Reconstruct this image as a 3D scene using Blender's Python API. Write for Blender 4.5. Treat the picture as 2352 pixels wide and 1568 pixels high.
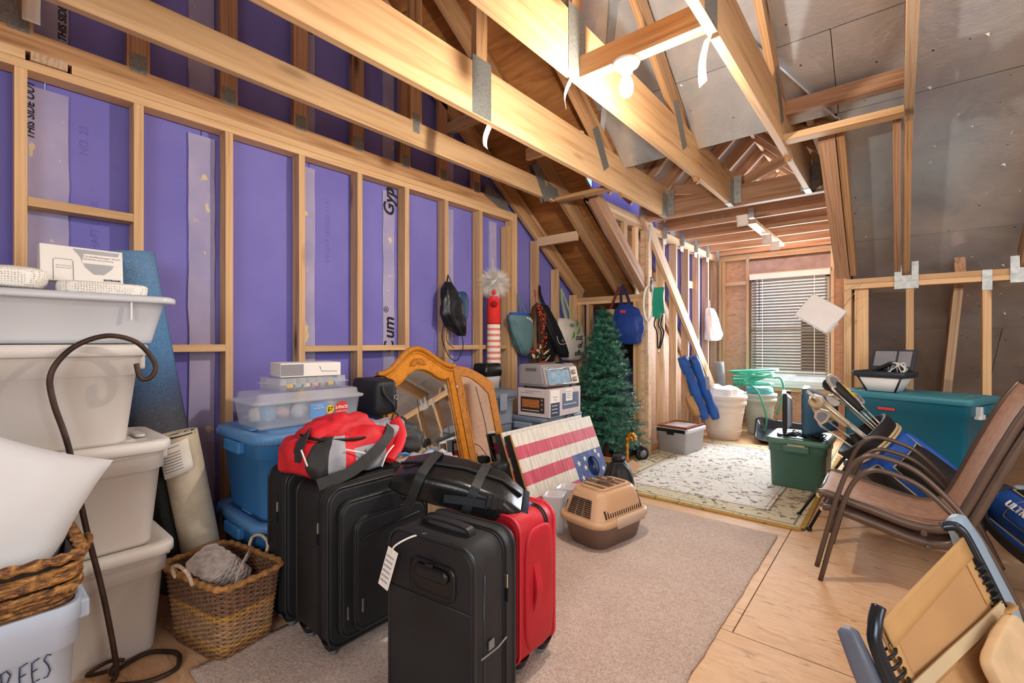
import bpy, bmesh, math, random
from mathutils import Vector, Matrix, Euler, noise
random.seed(7)
for o in list(bpy.data.objects): bpy.data.objects.remove(o)
SC = bpy.context.scene
COL = SC.collection
PI = math.pi
R = math.radians

# ------------------------------------------------------------ camera, light
cam = bpy.data.cameras.new('camera'); cam.sensor_width = 36.0; cam.lens = 36.0*1070/2352
cam.clip_start = 0.02
camo = bpy.data.objects.new('camera', cam); COL.objects.link(camo)
camo.location = (0, 0, 1.2); camo.rotation_euler = (R(90), 0, R(39.75))
SC.camera = camo
vs = SC.view_settings
vs.view_transform = 'Standard'; vs.look = 'None'; vs.gamma = 1.0; vs.exposure = 0.18; vs.use_curve_mapping = False

w = bpy.data.worlds.new('sky'); SC.world = w; w.use_nodes = True
wn = w.node_tree.nodes; bg = wn['Background']
sky = wn.new('ShaderNodeTexSky'); sky.sky_type = 'NISHITA'; sky.sun_disc = False
sky.sun_elevation = R(48); sky.sun_rotation = R(150); sky.air_density = 1.0; sky.dust_density = 2.0
w.node_tree.links.new(sky.outputs['Color'], bg.inputs['Color']); bg.inputs['Strength'].default_value = 0.35

def lamp(name, kind, loc, power, col, rot=(0, 0, 0), size=0.1, sy=None):
    l = bpy.data.lights.new(name, kind); l.energy = power; l.color = col
    if kind == 'AREA':
        l.size = size
        if sy: l.shape = 'RECTANGLE'; l.size_y = sy
    elif kind == 'POINT': l.shadow_soft_size = size
    o = bpy.data.objects.new(name, l); COL.objects.link(o); o.location = loc; o.rotation_euler = rot
    return o
# added fills behind and right, where no windows are built, and far dormer daylight
lamp('rear_fill', 'AREA', (1.6, -2.4, 2.1), 115, (0.90, 0.95, 1.0), (R(93), 0, R(10)), 2.6, 1.8)  # added soft fill from behind the camera, no window there
lamp('side_fill', 'AREA', (3.3, 1.2, 1.7), 42, (0.92, 0.96, 1.0), (R(80), 0, R(90)), 1.6, 1.4)  # added soft fill from the right, no window there
lamp('dormer_daylight', 'AREA', (-1.15, 7.0, 1.75), 118, (0.88, 0.94, 1.0), (R(-90), 0, 0), 0.85, 2.2)

# ------------------------------------------------------------ helpers
class MB:
    def __init__(s): s.v = []; s.f = []; s.s = []; s.m = []
    def add(s, vs_, fs, smooth=False, mi=0):
        b = len(s.v); s.v += [tuple(v) for v in vs_]
        for f in fs: s.f.append(tuple(b+i for i in f)); s.s.append(smooth); s.m.append(mi)
        return s
    def box(s, x0, x1, y0, y1, z0, z1, M=None, mi=0):
        vv = [(x, y, z) for z in (z0, z1) for y in (y0, y1) for x in (x0, x1)]
        if M is not None: vv = [M @ Vector(v) for v in vv]
        return s.add(vv, [(0, 2, 3, 1), (4, 5, 7, 6), (0, 1, 5, 4), (1, 3, 7, 5), (3, 2, 6, 7), (2, 0, 4, 6)], False, mi)
    def rings(s, rs, closed=True, cap0=True, cap1=True, smooth=True, loop=False, mi=0):
        n = len(rs[0]); b = len(s.v); fs = []
        vv = [p for r in rs for p in r]; m = len(rs)
        for i in range(m if loop else m-1):
            j = (i+1) % m
            for k in range(n if closed else n-1):
                l = (k+1) % n
                fs.append((i*n+k, i*n+l, j*n+l, j*n+k))
        s.add(vv, fs, smooth, mi)
        if closed and not loop:
            if cap0: s.f.append(tuple(b+k for k in reversed(range(n)))); s.s.append(False); s.m.append(mi)
            if cap1: s.f.append(tuple(b+(m-1)*n+k for k in range(n))); s.s.append(False); s.m.append(mi)
        return s
    def tube(s, pts, r, n=8, closed=False, smooth=True, sq=1.0, mi=0, flat=None):
        pts = [Vector(p) for p in pts]; m = len(pts); rs = []
        up = None
        for i, p in enumerate(pts):
            if closed: t = pts[(i+1) % m]-pts[i-1]
            else: t = pts[min(i+1, m-1)]-pts[max(i-1, 0)]
            t = t.normalized() if t.length > 1e-9 else Vector((0, 0, 1))
            if flat is not None: up = Vector(flat)
            if up is None: up = Vector((0, 0, 1)) if abs(t.z) < .9 else Vector((1, 0, 0))
            a = t.cross(up)
            if a.length < 1e-6: a = t.orthogonal()
            a.normalize(); bb = a.cross(t).normalized(); up = bb
            rr = r[i] if isinstance(r, (list, tuple)) else r
            rs.append([p+a*math.cos(2*PI*k/n)*rr+bb*math.sin(2*PI*k/n)*rr*sq for k in range(n)])
        return s.rings(rs, True, True, True, smooth, closed, mi)
    def ribbon(s, pts, w, nrm, th=0.002, mi=0):
        # flat strap: width w along nrm x t, thickness th along nrm
        pts = [Vector(p) for p in pts]; rs = []
        for i, p in enumerate(pts):
            t = (pts[min(i+1, len(pts)-1)]-pts[max(i-1, 0)]).normalized()
            nn = Vector(nrm[i] if isinstance(nrm, list) else nrm); nn = (nn-t*nn.dot(t)).normalized()
            a = t.cross(nn)
            rs.append([p+a*w/2+nn*th/2, p-a*w/2+nn*th/2, p-a*w/2-nn*th/2, p+a*w/2-nn*th/2])
        return s.rings(rs, True, True, True, False, False, mi)
    def lathe(s, prof, n=24, c=(0, 0, 0), cap0=True, cap1=True, smooth=True, mi=0):
        rs = [[(c[0]+r*math.cos(2*PI*k/n), c[1]+r*math.sin(2*PI*k/n), c[2]+z) for k in range(n)] for r, z in prof]
        return s.rings(rs, True, cap0, cap1, smooth, False, mi)
    def rr(s, secs, rad=None, n=5, cap0=True, cap1=True, smooth=True, mi=0, M=None):
        # secs: (w, d, z, r[, cx, cy]) rounded rectangles lofted upward
        rs = []
        for q in secs:
            w_, d_, z, r = q[:4]; cx, cy = (q[4], q[5]) if len(q) > 4 else (0, 0)
            ring = rrect(w_, d_, r, n)
            ring = [Vector((x+cx, y+cy, z)) for x, y in ring]
            if M is not None: ring = [M @ p for p in ring]
            rs.append(ring)
        return s.rings(rs, True, cap0, cap1, smooth, False, mi)
    def grid(s, fn, nu, nv, smooth=True, mi=0):
        vv = [fn(i/nu, j/nv) for j in range(nv+1) for i in range(nu+1)]
        fs = [(j*(nu+1)+i, j*(nu+1)+i+1, (j+1)*(nu+1)+i+1, (j+1)*(nu+1)+i) for j in range(nv) for i in range(nu)]
        return s.add(vv, fs, smooth, mi)
    def prism(s, poly, h0, h1, fn=None, smooth=False, mi=0):
        # poly 2D, extruded h0..h1; fn maps (a,b,h)->xyz
        fn = fn or (lambda a, b, h: (a, b, h)); n = len(poly)
        vv = [fn(a, b, h0) for a, b in poly]+[fn(a, b, h1) for a, b in poly]
        fs = [tuple(reversed(range(n))), tuple(range(n, 2*n))]
        fs += [(k, (k+1) % n, n+(k+1) % n, n+k) for k in range(n)]
        return s.add(vv, fs, smooth, mi)
    def ell(s, c, rad, n=12, m=8, M=None, mi=0):
        rs = []
        for j in range(m+1):
            th = PI*j/m-PI/2; rr_ = max(math.cos(th), 1e-3)
            ring = [Vector((rad[0]*rr_*math.cos(2*PI*k/n), rad[1]*rr_*math.sin(2*PI*k/n), rad[2]*math.sin(th))) for k in range(n)]
            if M is not None: ring = [M @ p for p in ring]
            rs.append([p+Vector(c) for p in ring])
        return s.rings(rs, True, True, True, True, False, mi)
    def xf(s, M):
        s.v = [tuple(M @ Vector(v)) for v in s.v]; return s
    def mesh(s, name):
        me = bpy.data.meshes.new(name); me.from_pydata(s.v, [], s.f); me.update()
        me.polygons.foreach_set('use_smooth', s.s); me.polygons.foreach_set('material_index', s.m)
        return me

def rrect(w_, d_, r, n=5):
    r = min(r, w_/2-1e-4, d_/2-1e-4); out = []
    for cx, cy, a0 in ((w_/2-r, d_/2-r, 0), (-w_/2+r, d_/2-r, 90), (-w_/2+r, -d_/2+r, 180), (w_/2-r, -d_/2+r, 270)):
        for k in range(n+1):
            a = R(a0+90*k/n); out.append((cx+r*math.cos(a), cy+r*math.sin(a)))
    return out

def fixn(me):
    b = bmesh.new(); b.from_mesh(me); bmesh.ops.recalc_face_normals(b, faces=b.faces); b.to_mesh(me); b.free()

def put(name, mb, mat, parent=None, loc=(0, 0, 0), rot=None, bevel=0, sub=0, solid=0, fix=True, seg=2):
    me = mb.mesh(name) if isinstance(mb, MB) else mb
    if fix: fixn(me)
    ms = mat if isinstance(mat, (list, tuple)) else [mat]
    if not me.materials:
        for m in ms: me.materials.append(m)
    o = bpy.data.objects.new(name, me); COL.objects.link(o); o.parent = parent
    o.location = loc
    if rot: o.rotation_euler = rot
    if solid:
        k = o.modifiers.new('solid', 'SOLIDIFY'); k.thickness = solid; k.offset = 0
    if bevel:
        k = o.modifiers.new('bevel', 'BEVEL'); k.width = bevel; k.segments = seg; k.limit_method = 'ANGLE'; k.angle_limit = R(40)
    if sub:
        k = o.modifiers.new('sub', 'SUBSURF'); k.levels = sub; k.render_levels = sub
    return o

def tag(o, label, cat, group=None, kind=None):
    if label: o['label'] = label
    if cat: o['category'] = cat
    if group: o['group'] = group
    if kind: o['kind'] = kind
    return o

def thing(name, label, cat, loc=(0, 0, 0), rot=(0, 0, 0), group=None):
    o = bpy.data.objects.new(name, None); o.empty_display_size = .1; COL.objects.link(o)
    o.location = loc; o.rotation_euler = rot
    return tag(o, label, cat, group)

def struct(name, label=None):
    o = bpy.data.objects.new(name, None); o.empty_display_size = .1; COL.objects.link(o)
    o['kind'] = 'structure'
    if label: o['label'] = label
    return o

def copy_tree(o, parent=None):
    c = o.copy(); COL.objects.link(c); c.parent = parent
    for ch in list(o.children): copy_tree(ch, c)
    return c

def frame_mat(p0, p1, up=(0, 0, 1)):
    p0 = Vector(p0); x = (Vector(p1)-p0).normalized(); z = Vector(up)
    z = (z-x*z.dot(x))
    if z.length < 1e-5: z = x.orthogonal()
    z.normalize(); y = z.cross(x)
    M = Matrix((x, y, z)).transposed().to_4x4(); M.translation = p0
    return M

BOXES = {}
def lumber(name, p0, p1, w_, h_, mat, parent=None, up=(0, 0, 1), off=(0, 0)):
    """board from p0 to p1; w_ along the local y, h_ along the local z (near up)"""
    L = (Vector(p1)-Vector(p0)).length
    key = (round(L, 3), round(w_, 4), round(h_, 4), mat.name)
    if key not in BOXES:
        me = MB().box(0, L, -w_/2, w_/2, -h_/2, h_/2).mesh(name); me.materials.append(mat); BOXES[key] = me
    o = bpy.data.objects.new(name, BOXES[key]); COL.objects.link(o); o.parent = parent
    M = frame_mat(p0, p1, up)
    if parent is not None: M = Matrix.Translation(-Vector(parent.location)) @ M
    o.matrix_basis = M
    return o

def text(body, size, mat, parent, M, name='lettering', depth=0.0006, ax='CENTER', shear=0, bold=0):
    c = bpy.data.curves.new(name, 'FONT'); c.body = body; c.size = size; c.align_x = ax; c.align_y = 'CENTER'
    c.extrude = depth; c.shear = shear; c.offset = bold; c.resolution_u = 3
    t = bpy.data.objects.new(name, c); COL.objects.link(t)
    bpy.context.view_layer.update()
    me = bpy.data.meshes.new_from_object(t.evaluated_get(bpy.context.evaluated_depsgraph_get()))
    bpy.data.objects.remove(t); bpy.data.curves.remove(c)
    me.materials.clear(); me.materials.append(mat)
    o = bpy.data.objects.new(name, me); COL.objects.link(o); o.parent = parent; o.matrix_basis = M
    return o

def axes(o, x, y, z=None):
    """matrix with origin o and the local x,y axes"""
    x = Vector(x).normalized(); y = Vector(y); y = (y-x*y.dot(x)).normalized(); z = x.cross(y)
    M = Matrix((x, y, z)).transposed().to_4x4(); M.translation = Vector(o); return M

def spline(pts, n=6):
    pts = [Vector(p) for p in pts]; out = []
    for i in range(len(pts)-1):
        p0 = pts[max(i-1, 0)]; p1 = pts[i]; p2 = pts[i+1]; p3 = pts[min(i+2, len(pts)-1)]
        for k in range(n):
            t = k/n
            out.append(.5*((2*p1)+(p2-p0)*t+(2*p0-5*p1+4*p2-p3)*t*t+(-p0+3*p1-3*p2+p3)*t**3))
    out.append(pts[-1]); return out

# ------------------------------------------------------------ materials
def lin(c):
    if isinstance(c, str):
        c = [int(c[i:i+2], 16)/255 for i in (1, 3, 5)]
        c = [x/12.92 if x <= .04045 else ((x+.055)/1.055)**2.4 for x in c]
    return (c[0], c[1], c[2], 1)

class NT:
    def __init__(s, name):
        s.m = bpy.data.materials.new(name); s.m.use_nodes = True; s.t = s.m.node_tree
        s.b = s.t.nodes['Principled BSDF']
    def n(s, ty, **kw):
        x = s.t.nodes.new('ShaderNode'+ty)
        for k, v in kw.items():
            if k.startswith('i_'): x.inputs[k[2:].replace('_', ' ')].default_value = v
            else: setattr(x, k, v)
        return x
    def l(s, a, b): s.t.links.new(a, b)
    def co(s, scale=(1, 1, 1), kind='Object', rnd=False):
        tc = s.n('TexCoord'); mp = s.n('Mapping'); mp.inputs['Scale'].default_value = scale
        s.l(tc.outputs[kind], mp.inputs['Vector'])
        if rnd:
            oi = s.n('ObjectInfo'); mu = s.n('Math', operation='MULTIPLY'); mu.inputs[1].default_value = 37.0
            s.l(oi.outputs['Random'], mu.inputs[0]); cb = s.n('CombineXYZ')
            for i in range(3): s.l(mu.outputs[0], cb.inputs[i])
            s.l(cb.outputs[0], mp.inputs['Location'])
        return mp.outputs[0]
    def ramp(s, fac, stops):
        r = s.n('ValToRGB'); e = r.color_ramp.elements
        e[0].position, e[0].color = stops[0][0], lin(stops[0][1]); e[1].position, e[1].color = stops[-1][0], lin(stops[-1][1])
        for p, c in stops[1:-1]:
            k = e.new(p); k.color = lin(c)
        s.l(fac, r.inputs[0]); return r.outputs[0]
    def noise(s, vec, scale, detail=3, rough=.5, dist=0):
        x = s.n('TexNoise'); x.inputs['Scale'].default_value = scale; x.inputs['Detail'].default_value = detail
        x.inputs['Roughness'].default_value = rough; x.inputs['Distortion'].default_value = dist
        s.l(vec, x.inputs['Vector']); return x.outputs['Fac']
    def mix(s, f, a, b, mode='MIX'):
        x = s.n('Mix', data_type='RGBA', blend_type=mode)
        for sock, v in ((0, f), (6, a), (7, b)):
            if hasattr(v, 'is_linked') or hasattr(v, 'links'): s.l(v, x.inputs[sock])
            elif sock == 0: x.inputs[0].default_value = v
            else: x.inputs[sock].default_value = lin(v)
        return x.outputs[2]
    def math(s, op, a, b=None):
        x = s.n('Math', operation=op)
        for i, v in enumerate((a, b)):
            if v is None: continue
            if hasattr(v, 'links'): s.l(v, x.inputs[i])
            else: x.inputs[i].default_value = v
        return x.outputs[0]
    def bump(s, h, strength=.3, dist=.01):
        x = s.n('Bump'); x.inputs['Strength'].default_value = strength; x.inputs['Distance'].default_value = dist
        s.l(h, x.inputs['Height']); s.l(x.outputs[0], s.b.inputs['Normal'])
    def col(s, c): s.l(c, s.b.inputs['Base Color'])
    def set(s, **kw):
        for k, v in kw.items(): s.b.inputs[k.replace('_', ' ')].default_value = v
        return s

def plain(name, c, rough=.5, metal=0, var=.12, vs_=6, bump=0, bs=120, trans=0, alpha=1, ior=1.45, spec=.5, bd=.003):
    k = NT(name); v = k.co()
    f = k.noise(v, vs_, 3)
    c1 = lin(c)
    a = tuple(max(0, x*(1-var)) for x in c1[:3]); b = tuple(min(1, x*(1+var)) for x in c1[:3])
    k.col(k.ramp(f, [(.3, a), (.7, b)]))
    k.set(Roughness=rough, Metallic=metal, Transmission_Weight=trans, Alpha=alpha, IOR=ior, Specular_IOR_Level=spec)
    if bump: k.bump(k.noise(v, bs, 2), bump, bd)
    return k.m

def wood(name, ca, cb, cc, grain=1.0, knots=True, rough=.65, axis=0):
    k = NT(name)
    sc = [14, 14, 14]; sc[axis] = 0.7
    v = k.co(tuple(x*grain for x in sc), rnd=True)
    n1 = k.noise(v, 1.6, 4, .6, .6)
    wv = k.n('TexWave', wave_type='BANDS', bands_direction='Y'); wv.inputs['Scale'].default_value = 1.2
    wv.inputs['Distortion'].default_value = 9; wv.inputs['Detail'].default_value = 2; wv.inputs['Detail Scale'].default_value = 1.2
    k.l(v, wv.inputs['Vector'])
    f = k.math('ADD', k.math('MULTIPLY', n1, .82), k.math('MULTIPLY', wv.outputs['Fac'], .18))
    c = k.ramp(f, [(.25, cc), (.45, cb), (.75, ca)])
    if knots:
        s2 = [9, 9, 9]; s2[axis] = 2.2
        v2 = k.co(tuple(s2), rnd=True)
        vo = k.n('TexVoronoi', feature='F1'); vo.inputs['Scale'].default_value = .55; k.l(v2, vo.inputs['Vector'])
        kf = k.ramp(vo.outputs['Distance'], [(.03, (1, 1, 1)), (.16, (0, 0, 0))])
        c = k.mix(kf, c, tuple(x*.28 for x in lin(cc)[:3]))
    # board-to-board difference in tone
    oi = k.n('ObjectInfo'); hs = k.n('HueSaturation')
    k.l(k.math('ADD', k.math('MULTIPLY', oi.outputs['Random'], .35), .82), hs.inputs['Value']); k.l(c, hs.inputs['Color'])
    k.col(hs.outputs[0]); k.set(Roughness=rough, Specular_IOR_Level=.3); k.bump(f, .12, .004)
    return k.m

MT = {}
MT['pine'] = wood('pine_lumber', '#dcb98e', '#cfa87a', '#b68a60')
MT['pine2'] = wood('weathered_pine_lumber', '#c9a27a', '#b0865c', '#7d5636')
MT['spruce'] = wood('pale_spruce_lumber', '#dcc2a4', '#ccac8a', '#a98664')
MT['red_pine'] = wood('reddish_pine_lumber', '#caa284', '#b48a6a', '#8e6448')
MT['oak'] = wood('honey_oak', '#d08a30', '#bd7822', '#96560f', 1.6, False, .35)

def m_gyp():
    k = NT('purple_gypsum_paper'); v = k.co()
    n1 = k.noise(v, 2.0, 3); n2 = k.noise(k.co((3, 3, 260)), 1, 4, .7); n3 = k.noise(v, 240, 2)
    c = k.ramp(n1, [(.3, '#706cbc'), (.7, '#7f7bc9')])
    c = k.mix(k.math('MULTIPLY', n2, .22), c, '#9d96d4'); c = k.mix(k.ramp(n3, [(.62, (0, 0, 0)), (.85, (.35, .35, .35))]), c, '#b5b0e0')
    k.col(c); k.set(Roughness=.85, Specular_IOR_Level=.2); k.bump(n3, .08, .002); return k.m
MT['gyp'] = m_gyp()
def m_strip():
    k = NT('grey_joint_strip'); v = k.co()
    n1 = k.noise(v, 5, 3); n2 = k.noise(k.co((14, 14, 9)), 1.2, 2, .5)
    c = k.ramp(n1, [(.3, '#9d9ac2'), (.7, '#b0aacb')])
    c = k.mix(k.ramp(n2, [(.69, (0, 0, 0)), (.715, (1, 1, 1))]), c, '#d8c9a4')
    k.col(c); k.set(Roughness=.8, Specular_IOR_Level=.2); return k.m
MT['strip'] = m_strip()
def m_osb(name, ca, cb, cc):
    k = NT(name); v = k.co()
    wp = k.n('VectorMath', operation='ADD'); nz = k.n('TexNoise'); nz.inputs['Scale'].default_value = 9; k.l(v, nz.inputs['Vector'])
    sc_ = k.n('VectorMath', operation='SCALE'); sc_.inputs['Scale'].default_value = .12; k.l(nz.outputs['Color'], sc_.inputs[0]); k.l(v, wp.inputs[0]); k.l(sc_.outputs[0], wp.inputs[1])
    mp = k.n('Mapping'); mp.inputs['Scale'].default_value = (13, 62, 40); mp.inputs['Rotation'].default_value = (0, 0, .25); k.l(wp.outputs[0], mp.inputs['Vector'])
    vo = k.n('TexVoronoi', feature='F1'); vo.inputs['Scale'].default_value = 1; k.l(mp.outputs[0], vo.inputs['Vector'])
    hs = k.n('SeparateColor'); k.l(vo.outputs['Color'], hs.inputs[0])
    n1 = k.noise(v, 1.5, 4); n2 = k.noise(k.co((14, 130, 60)), 1, 3, .6)
    f = k.math('ADD', k.math('MULTIPLY', hs.outputs[0], .16), k.math('ADD', k.math('MULTIPLY', n1, .5), k.math('MULTIPLY', n2, .34)))
    c = k.ramp(f, [(.22, cc), (.42, cb), (.7, ca)])
    n3 = k.noise(k.co((6, 34, 20)), 1, 3, .6, 1.0)
    c = k.mix(k.ramp(n3, [(.60, (0, 0, 0)), (.70, (.6, .6, .6))]), c, '#8a5f3e')
    k.col(c); k.set(Roughness=.6, Specular_IOR_Level=.35); k.bump(f, .1, .003); return k.m
MT['osb'] = m_osb('strand_board_floor', '#e4c19a', '#d5ac82', '#b88c62')
MT['osb2'] = m_osb('strand_board_wall', '#d4b49c', '#bf9a80', '#98745c')
def m_ply():
    k = NT('roof_plywood'); v = k.co((1.2, 9, 9), rnd=True)
    n1 = k.noise(v, 1.4, 5, .6, 1.2)
    c = k.ramp(n1, [(.28, '#8a5630'), (.5, '#a5703f'), (.72, '#b98450')])
    vo = k.n('TexVoronoi'); vo.inputs['Scale'].default_value = 2.2; k.l(k.co((1, 1.6, 1.6), rnd=True), vo.inputs['Vector'])
    c = k.mix(k.ramp(vo.outputs['Distance'], [(.02, (1, 1, 1)), (.075, (0, 0, 0))]), c, '#5c3217')
    k.col(c); k.set(Roughness=.7, Specular_IOR_Level=.25); return k.m
MT['ply'] = m_ply()
def m_foil():
    k = NT('dull_foil_facing'); v = k.co(rnd=True)
    n1 = k.noise(k.co((26, 60, 30)), 1, 3, .6); n2 = k.noise(v, 2.6, 3, .6, .8); n3 = k.noise(v, 1.2, 2)
    vo = k.n('TexVoronoi'); vo.inputs['Scale'].default_value = 9.5; vo.inputs['Randomness'].default_value = 1.0; k.l(v, vo.inputs['Vector'])
    sp = k.ramp(vo.outputs['Distance'], [(.03, (1, 1, 1)), (.07, (0, 0, 0))])
    c = k.ramp(n2, [(.3, '#c6ced8'), (.7, '#e2e7ec')])
    c = k.mix(sp, c, '#5d3a26'); k.col(c)
    k.l(k.ramp(n3, [(.3, (.18, .18, .18)), (.7, (.34, .34, .34))]), k.b.inputs['Roughness'])
    k.set(Metallic=.64)
    h = k.math('ADD', k.math('MULTIPLY', n1, .25), k.math('ADD', k.math('MULTIPLY', n2, 1.3), k.math('MULTIPLY', sp, .8)))
    k.bump(h, .42, .012); return k.m
MT['foil'] = m_foil()
def m_carpet():
    k = NT('beige_cut_pile_carpet'); v = k.co()
    n1 = k.noise(v, 130, 3, .7); n2 = k.noise(v, 3, 3); n3 = k.noise(v, 40, 3)
    c = k.ramp(n1, [(.3, '#967464'), (.5, '#e0c8b8'), (.70, '#fff4ea')])
    c = k.mix(.35, c, k.ramp(n2, [(.3, '#c4a490'), (.7, '#e8d0be')])); c = k.mix(.15, c, k.ramp(n3, [(.35, '#a88874'), (.65, '#dcc8b6')]))
    k.col(c); k.set(Roughness=.95, Specular_IOR_Level=.1, Sheen_Weight=.3); k.bump(n1, .9, .012); return k.m
MT['carpet'] = m_carpet()
MT['galv'] = plain('galvanised_steel', '#a8aaa6', .45, .6, .2, 30, .15, 60)
MT['plate'] = plain('toothed_truss_plate', '#8b8d8a', .5, .6, .25, 90, .5, 260)
MT['white'] = plain('white_vinyl', '#e9e9e6', .45, 0, .03)
MT['paper'] = plain('white_paper', '#efece4', .8, 0, .04)
MT['ink'] = plain('black_ink', '#1c1a1e', .7, 0, .1)
MT['greyink'] = plain('grey_ink', '#8d8d90', .7, 0, .05)
MT['dark'] = plain('dark_void_board', '#3a3230', .9)
# ------------------------------------------------------------ the room shell
WX = -2.86                      # face of the left stud wall
def zu(y): return 1.70+.68*(4.66-y)        # underside of the rafters
def zd(y): return zu(y)+.25                # underside of the roof deck
RIDGE = 0.2

# floor of strand board sheets
fl = struct('floor')
def panel(name, x0, x1, y0, y1, z0, z1, mat, parent):
    mb = MB().box(-(x1-x0)/2, (x1-x0)/2, -(y1-y0)/2, (y1-y0)/2, -(z1-z0)/2, (z1-z0)/2)
    return put(name, mb, mat, parent, ((x0+x1)/2, (y0+y1)/2, (z0+z1)/2), fix=False)
g = .0025
ys = [-3.6, -1.6, -.38, .84, 2.06, 3.28, 4.5, 5.72, 6.94, 7.4]
for i in range(len(ys)-1):
    xs = [-3.1, -2.97, -.53, 1.91, 3.7] if i % 2 else [-3.1, -1.75, .69, 3.13, 3.7]
    if i in (4,): xs = [-3.1, -2.97, -.585, -.53, 1.91, 3.7]
    if i == 3: xs = [-3.1, -1.75, -.58, 1.91, 3.7]
    for j in range(len(xs)-1):
        panel('floor_panel', xs[j]+g, xs[j+1]-g, ys[i]+g, ys[i+1]-g, -.02, 0, MT['osb'], fl)
put('subfloor', MB().box(-3.15, 3.75, -3.65, 7.5, -.06, -.021), MT['dark'], fl)

# purple shaft liner wall, panels 61 cm wide with grey joint strips
wl = struct('wall_left')
PX = -2.965
yy = [-3.6, -2.78, -2.17, -1.56, -.95, -.34, .27, .88, 1.49, 2.10, 2.71, 3.32, 3.93, 4.54, 5.15, 5.76, 6.37, 6.98, 7.3]
def top(y): return max(.02, min(zd(y)+.01, zd(2*RIDGE-y)+.01 if y < RIDGE else 99))
for a, b in zip(yy, yy[1:]):
    pts = [(a+.002, 0), (b-.002, 0), (b-.002, top(b)), (a+.002, top(a))]
    if a < RIDGE < b: pts = pts[:3]+[(RIDGE, top(RIDGE))]+pts[3:]
    mb = MB().prism(pts, -.025, 0, lambda p, q, h: (PX+h, p, q)); put('gypsum_panel', mb, MT['gyp'], wl)
rnd = random.Random(3)
STR = {}
for y, hw in ((-.34, .05), (.27, .075), (.88, .062), (1.49, .035), (2.10, .05), (2.71, .05), (3.27, .05), (3.93, .05)):
    def strip(z0, z1):
        n = 22; pl = []; pr = []
        for i in range(n+1):
            z = z0+(z1-z0)*i/n
            pl.append((y-hw+rnd.uniform(-.004, .004), z)); pr.append((y+hw+rnd.uniform(-.003, .003), z))
        mb = MB().prism(pl+list(reversed(pr)), 0, .013, lambda p, q, h: (PX+h, p, q)); return put('joint_strip', mb, MT['strip'], wl)
    zt = min(2.33, zu(y)-.02)
    strip(.02, zt)
    if y < 3: strip(2.45, zu(y)+.1)
TXT = lambda y, z, dy=0: axes((PX+.0145, y, z), (0, 0, 1), (0, -1, 0))
text('THIS SIDE OUT', .038, MT['ink'], wl, TXT(.222, 2.22), shear=.25, bold=.0008)
text('THIS SIDE OUT', .038, MT['ink'], wl, TXT(.325, 2.70), shear=.25, bold=.0008)
text('Gyp', .13, MT['ink'], wl, TXT(2.105, 2.25), shear=.2, bold=.003)
text('um', .13, MT['ink'], wl, TXT(2.105, 1.30), shear=.2, bold=.003)
text('\u00ae', .06, MT['ink'], wl, TXT(2.08, 1.44))
text('C', .12, MT['ink'], wl, TXT(2.105, 1.165), bold=.003)
text('P', .09, MT['ink'], wl, TXT(1.48, 3.22), shear=.2, bold=.002)
MT['faint'] = plain('faint_print', '#736abb', .85, 0, .1)
for y, z, s in ((.40, 2.15, 'NO. 23'), (.44, 1.62, 'FIRE RATED SHAFT LINER'), (1.62, 1.95, '04/13/19 16:05:52 11:51'), (.62, 2.9, 'GYPSUM LINER'), (2.95, 2.0, '16:20 04:15')):
    text(s, .045, MT['faint'], wl, axes((PX+.0012, y, z), (0, 0, 1), (0, -1, 0)))
# studs and plates
studs = [.187, .585, .985, 1.395, 1.80, 2.20, 2.60, 3.01]
for y in [-2.6, -2.2, -1.8, -1.4, -1.0, -.61, -.21]+studs:
    lumber('stud', (WX-.045, y, .04), (WX-.045, y, 2.36), .038, .089, MT['pine'], wl, (1, 0, 0))
for y in (3.46, 3.50): lumber('stud', (WX-.045, y, .04), (WX-.045, y, 2.40), .038, .089, MT['pine'], wl, (1, 0, 0))
lumber('stud', (WX-.045, 3.395, .04), (WX-.045, 3.395, 2.30), .036, .089, MT['pine'], wl, (1, 0, 0))
for y in (3.86, 4.23, 4.60): lumber('stud', (WX-.045, y, .04), (WX-.045, y, zu(y)-.005), .038, .089, MT['pine'], wl, (1, 0, 0))
lumber('bottom_plate', (WX-.045, -3.5, .02), (WX-.045, 4.7, .02), .089, .038, MT['pine'], wl)
lumber('top_plate', (WX-.045, -3.5, 2.38), (WX-.045, 3.46, 2.38), .089, .038, MT['pine'], wl)
lumber('top_plate', (WX-.045, -3.5, 2.42), (WX-.045, .20, 2.42), .089, .038, MT['pine'], wl)
lumber('top_plate', (WX-.045, .345, 2.42), (WX-.045, 3.52, 2.42), .089, .038, MT['pine'], wl)
put('end_block', MB().box(WX-.1, WX+.012, .215, .33, 2.402, 2.44), MT['spruce'], wl)
for a, b, z in ((.187, .585, 1.80), (.585, .985, 1.165), (1.395, 1.80, 1.155), (1.80, 2.20, 1.155), (2.60, 3.01, 1.15), (3.01, 3.38, 1.15)):
    lumber('blocking', (WX-.045, a+.02, z), (WX-.045, b-.02, z), .089, .038, MT['pine'], wl)

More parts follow.
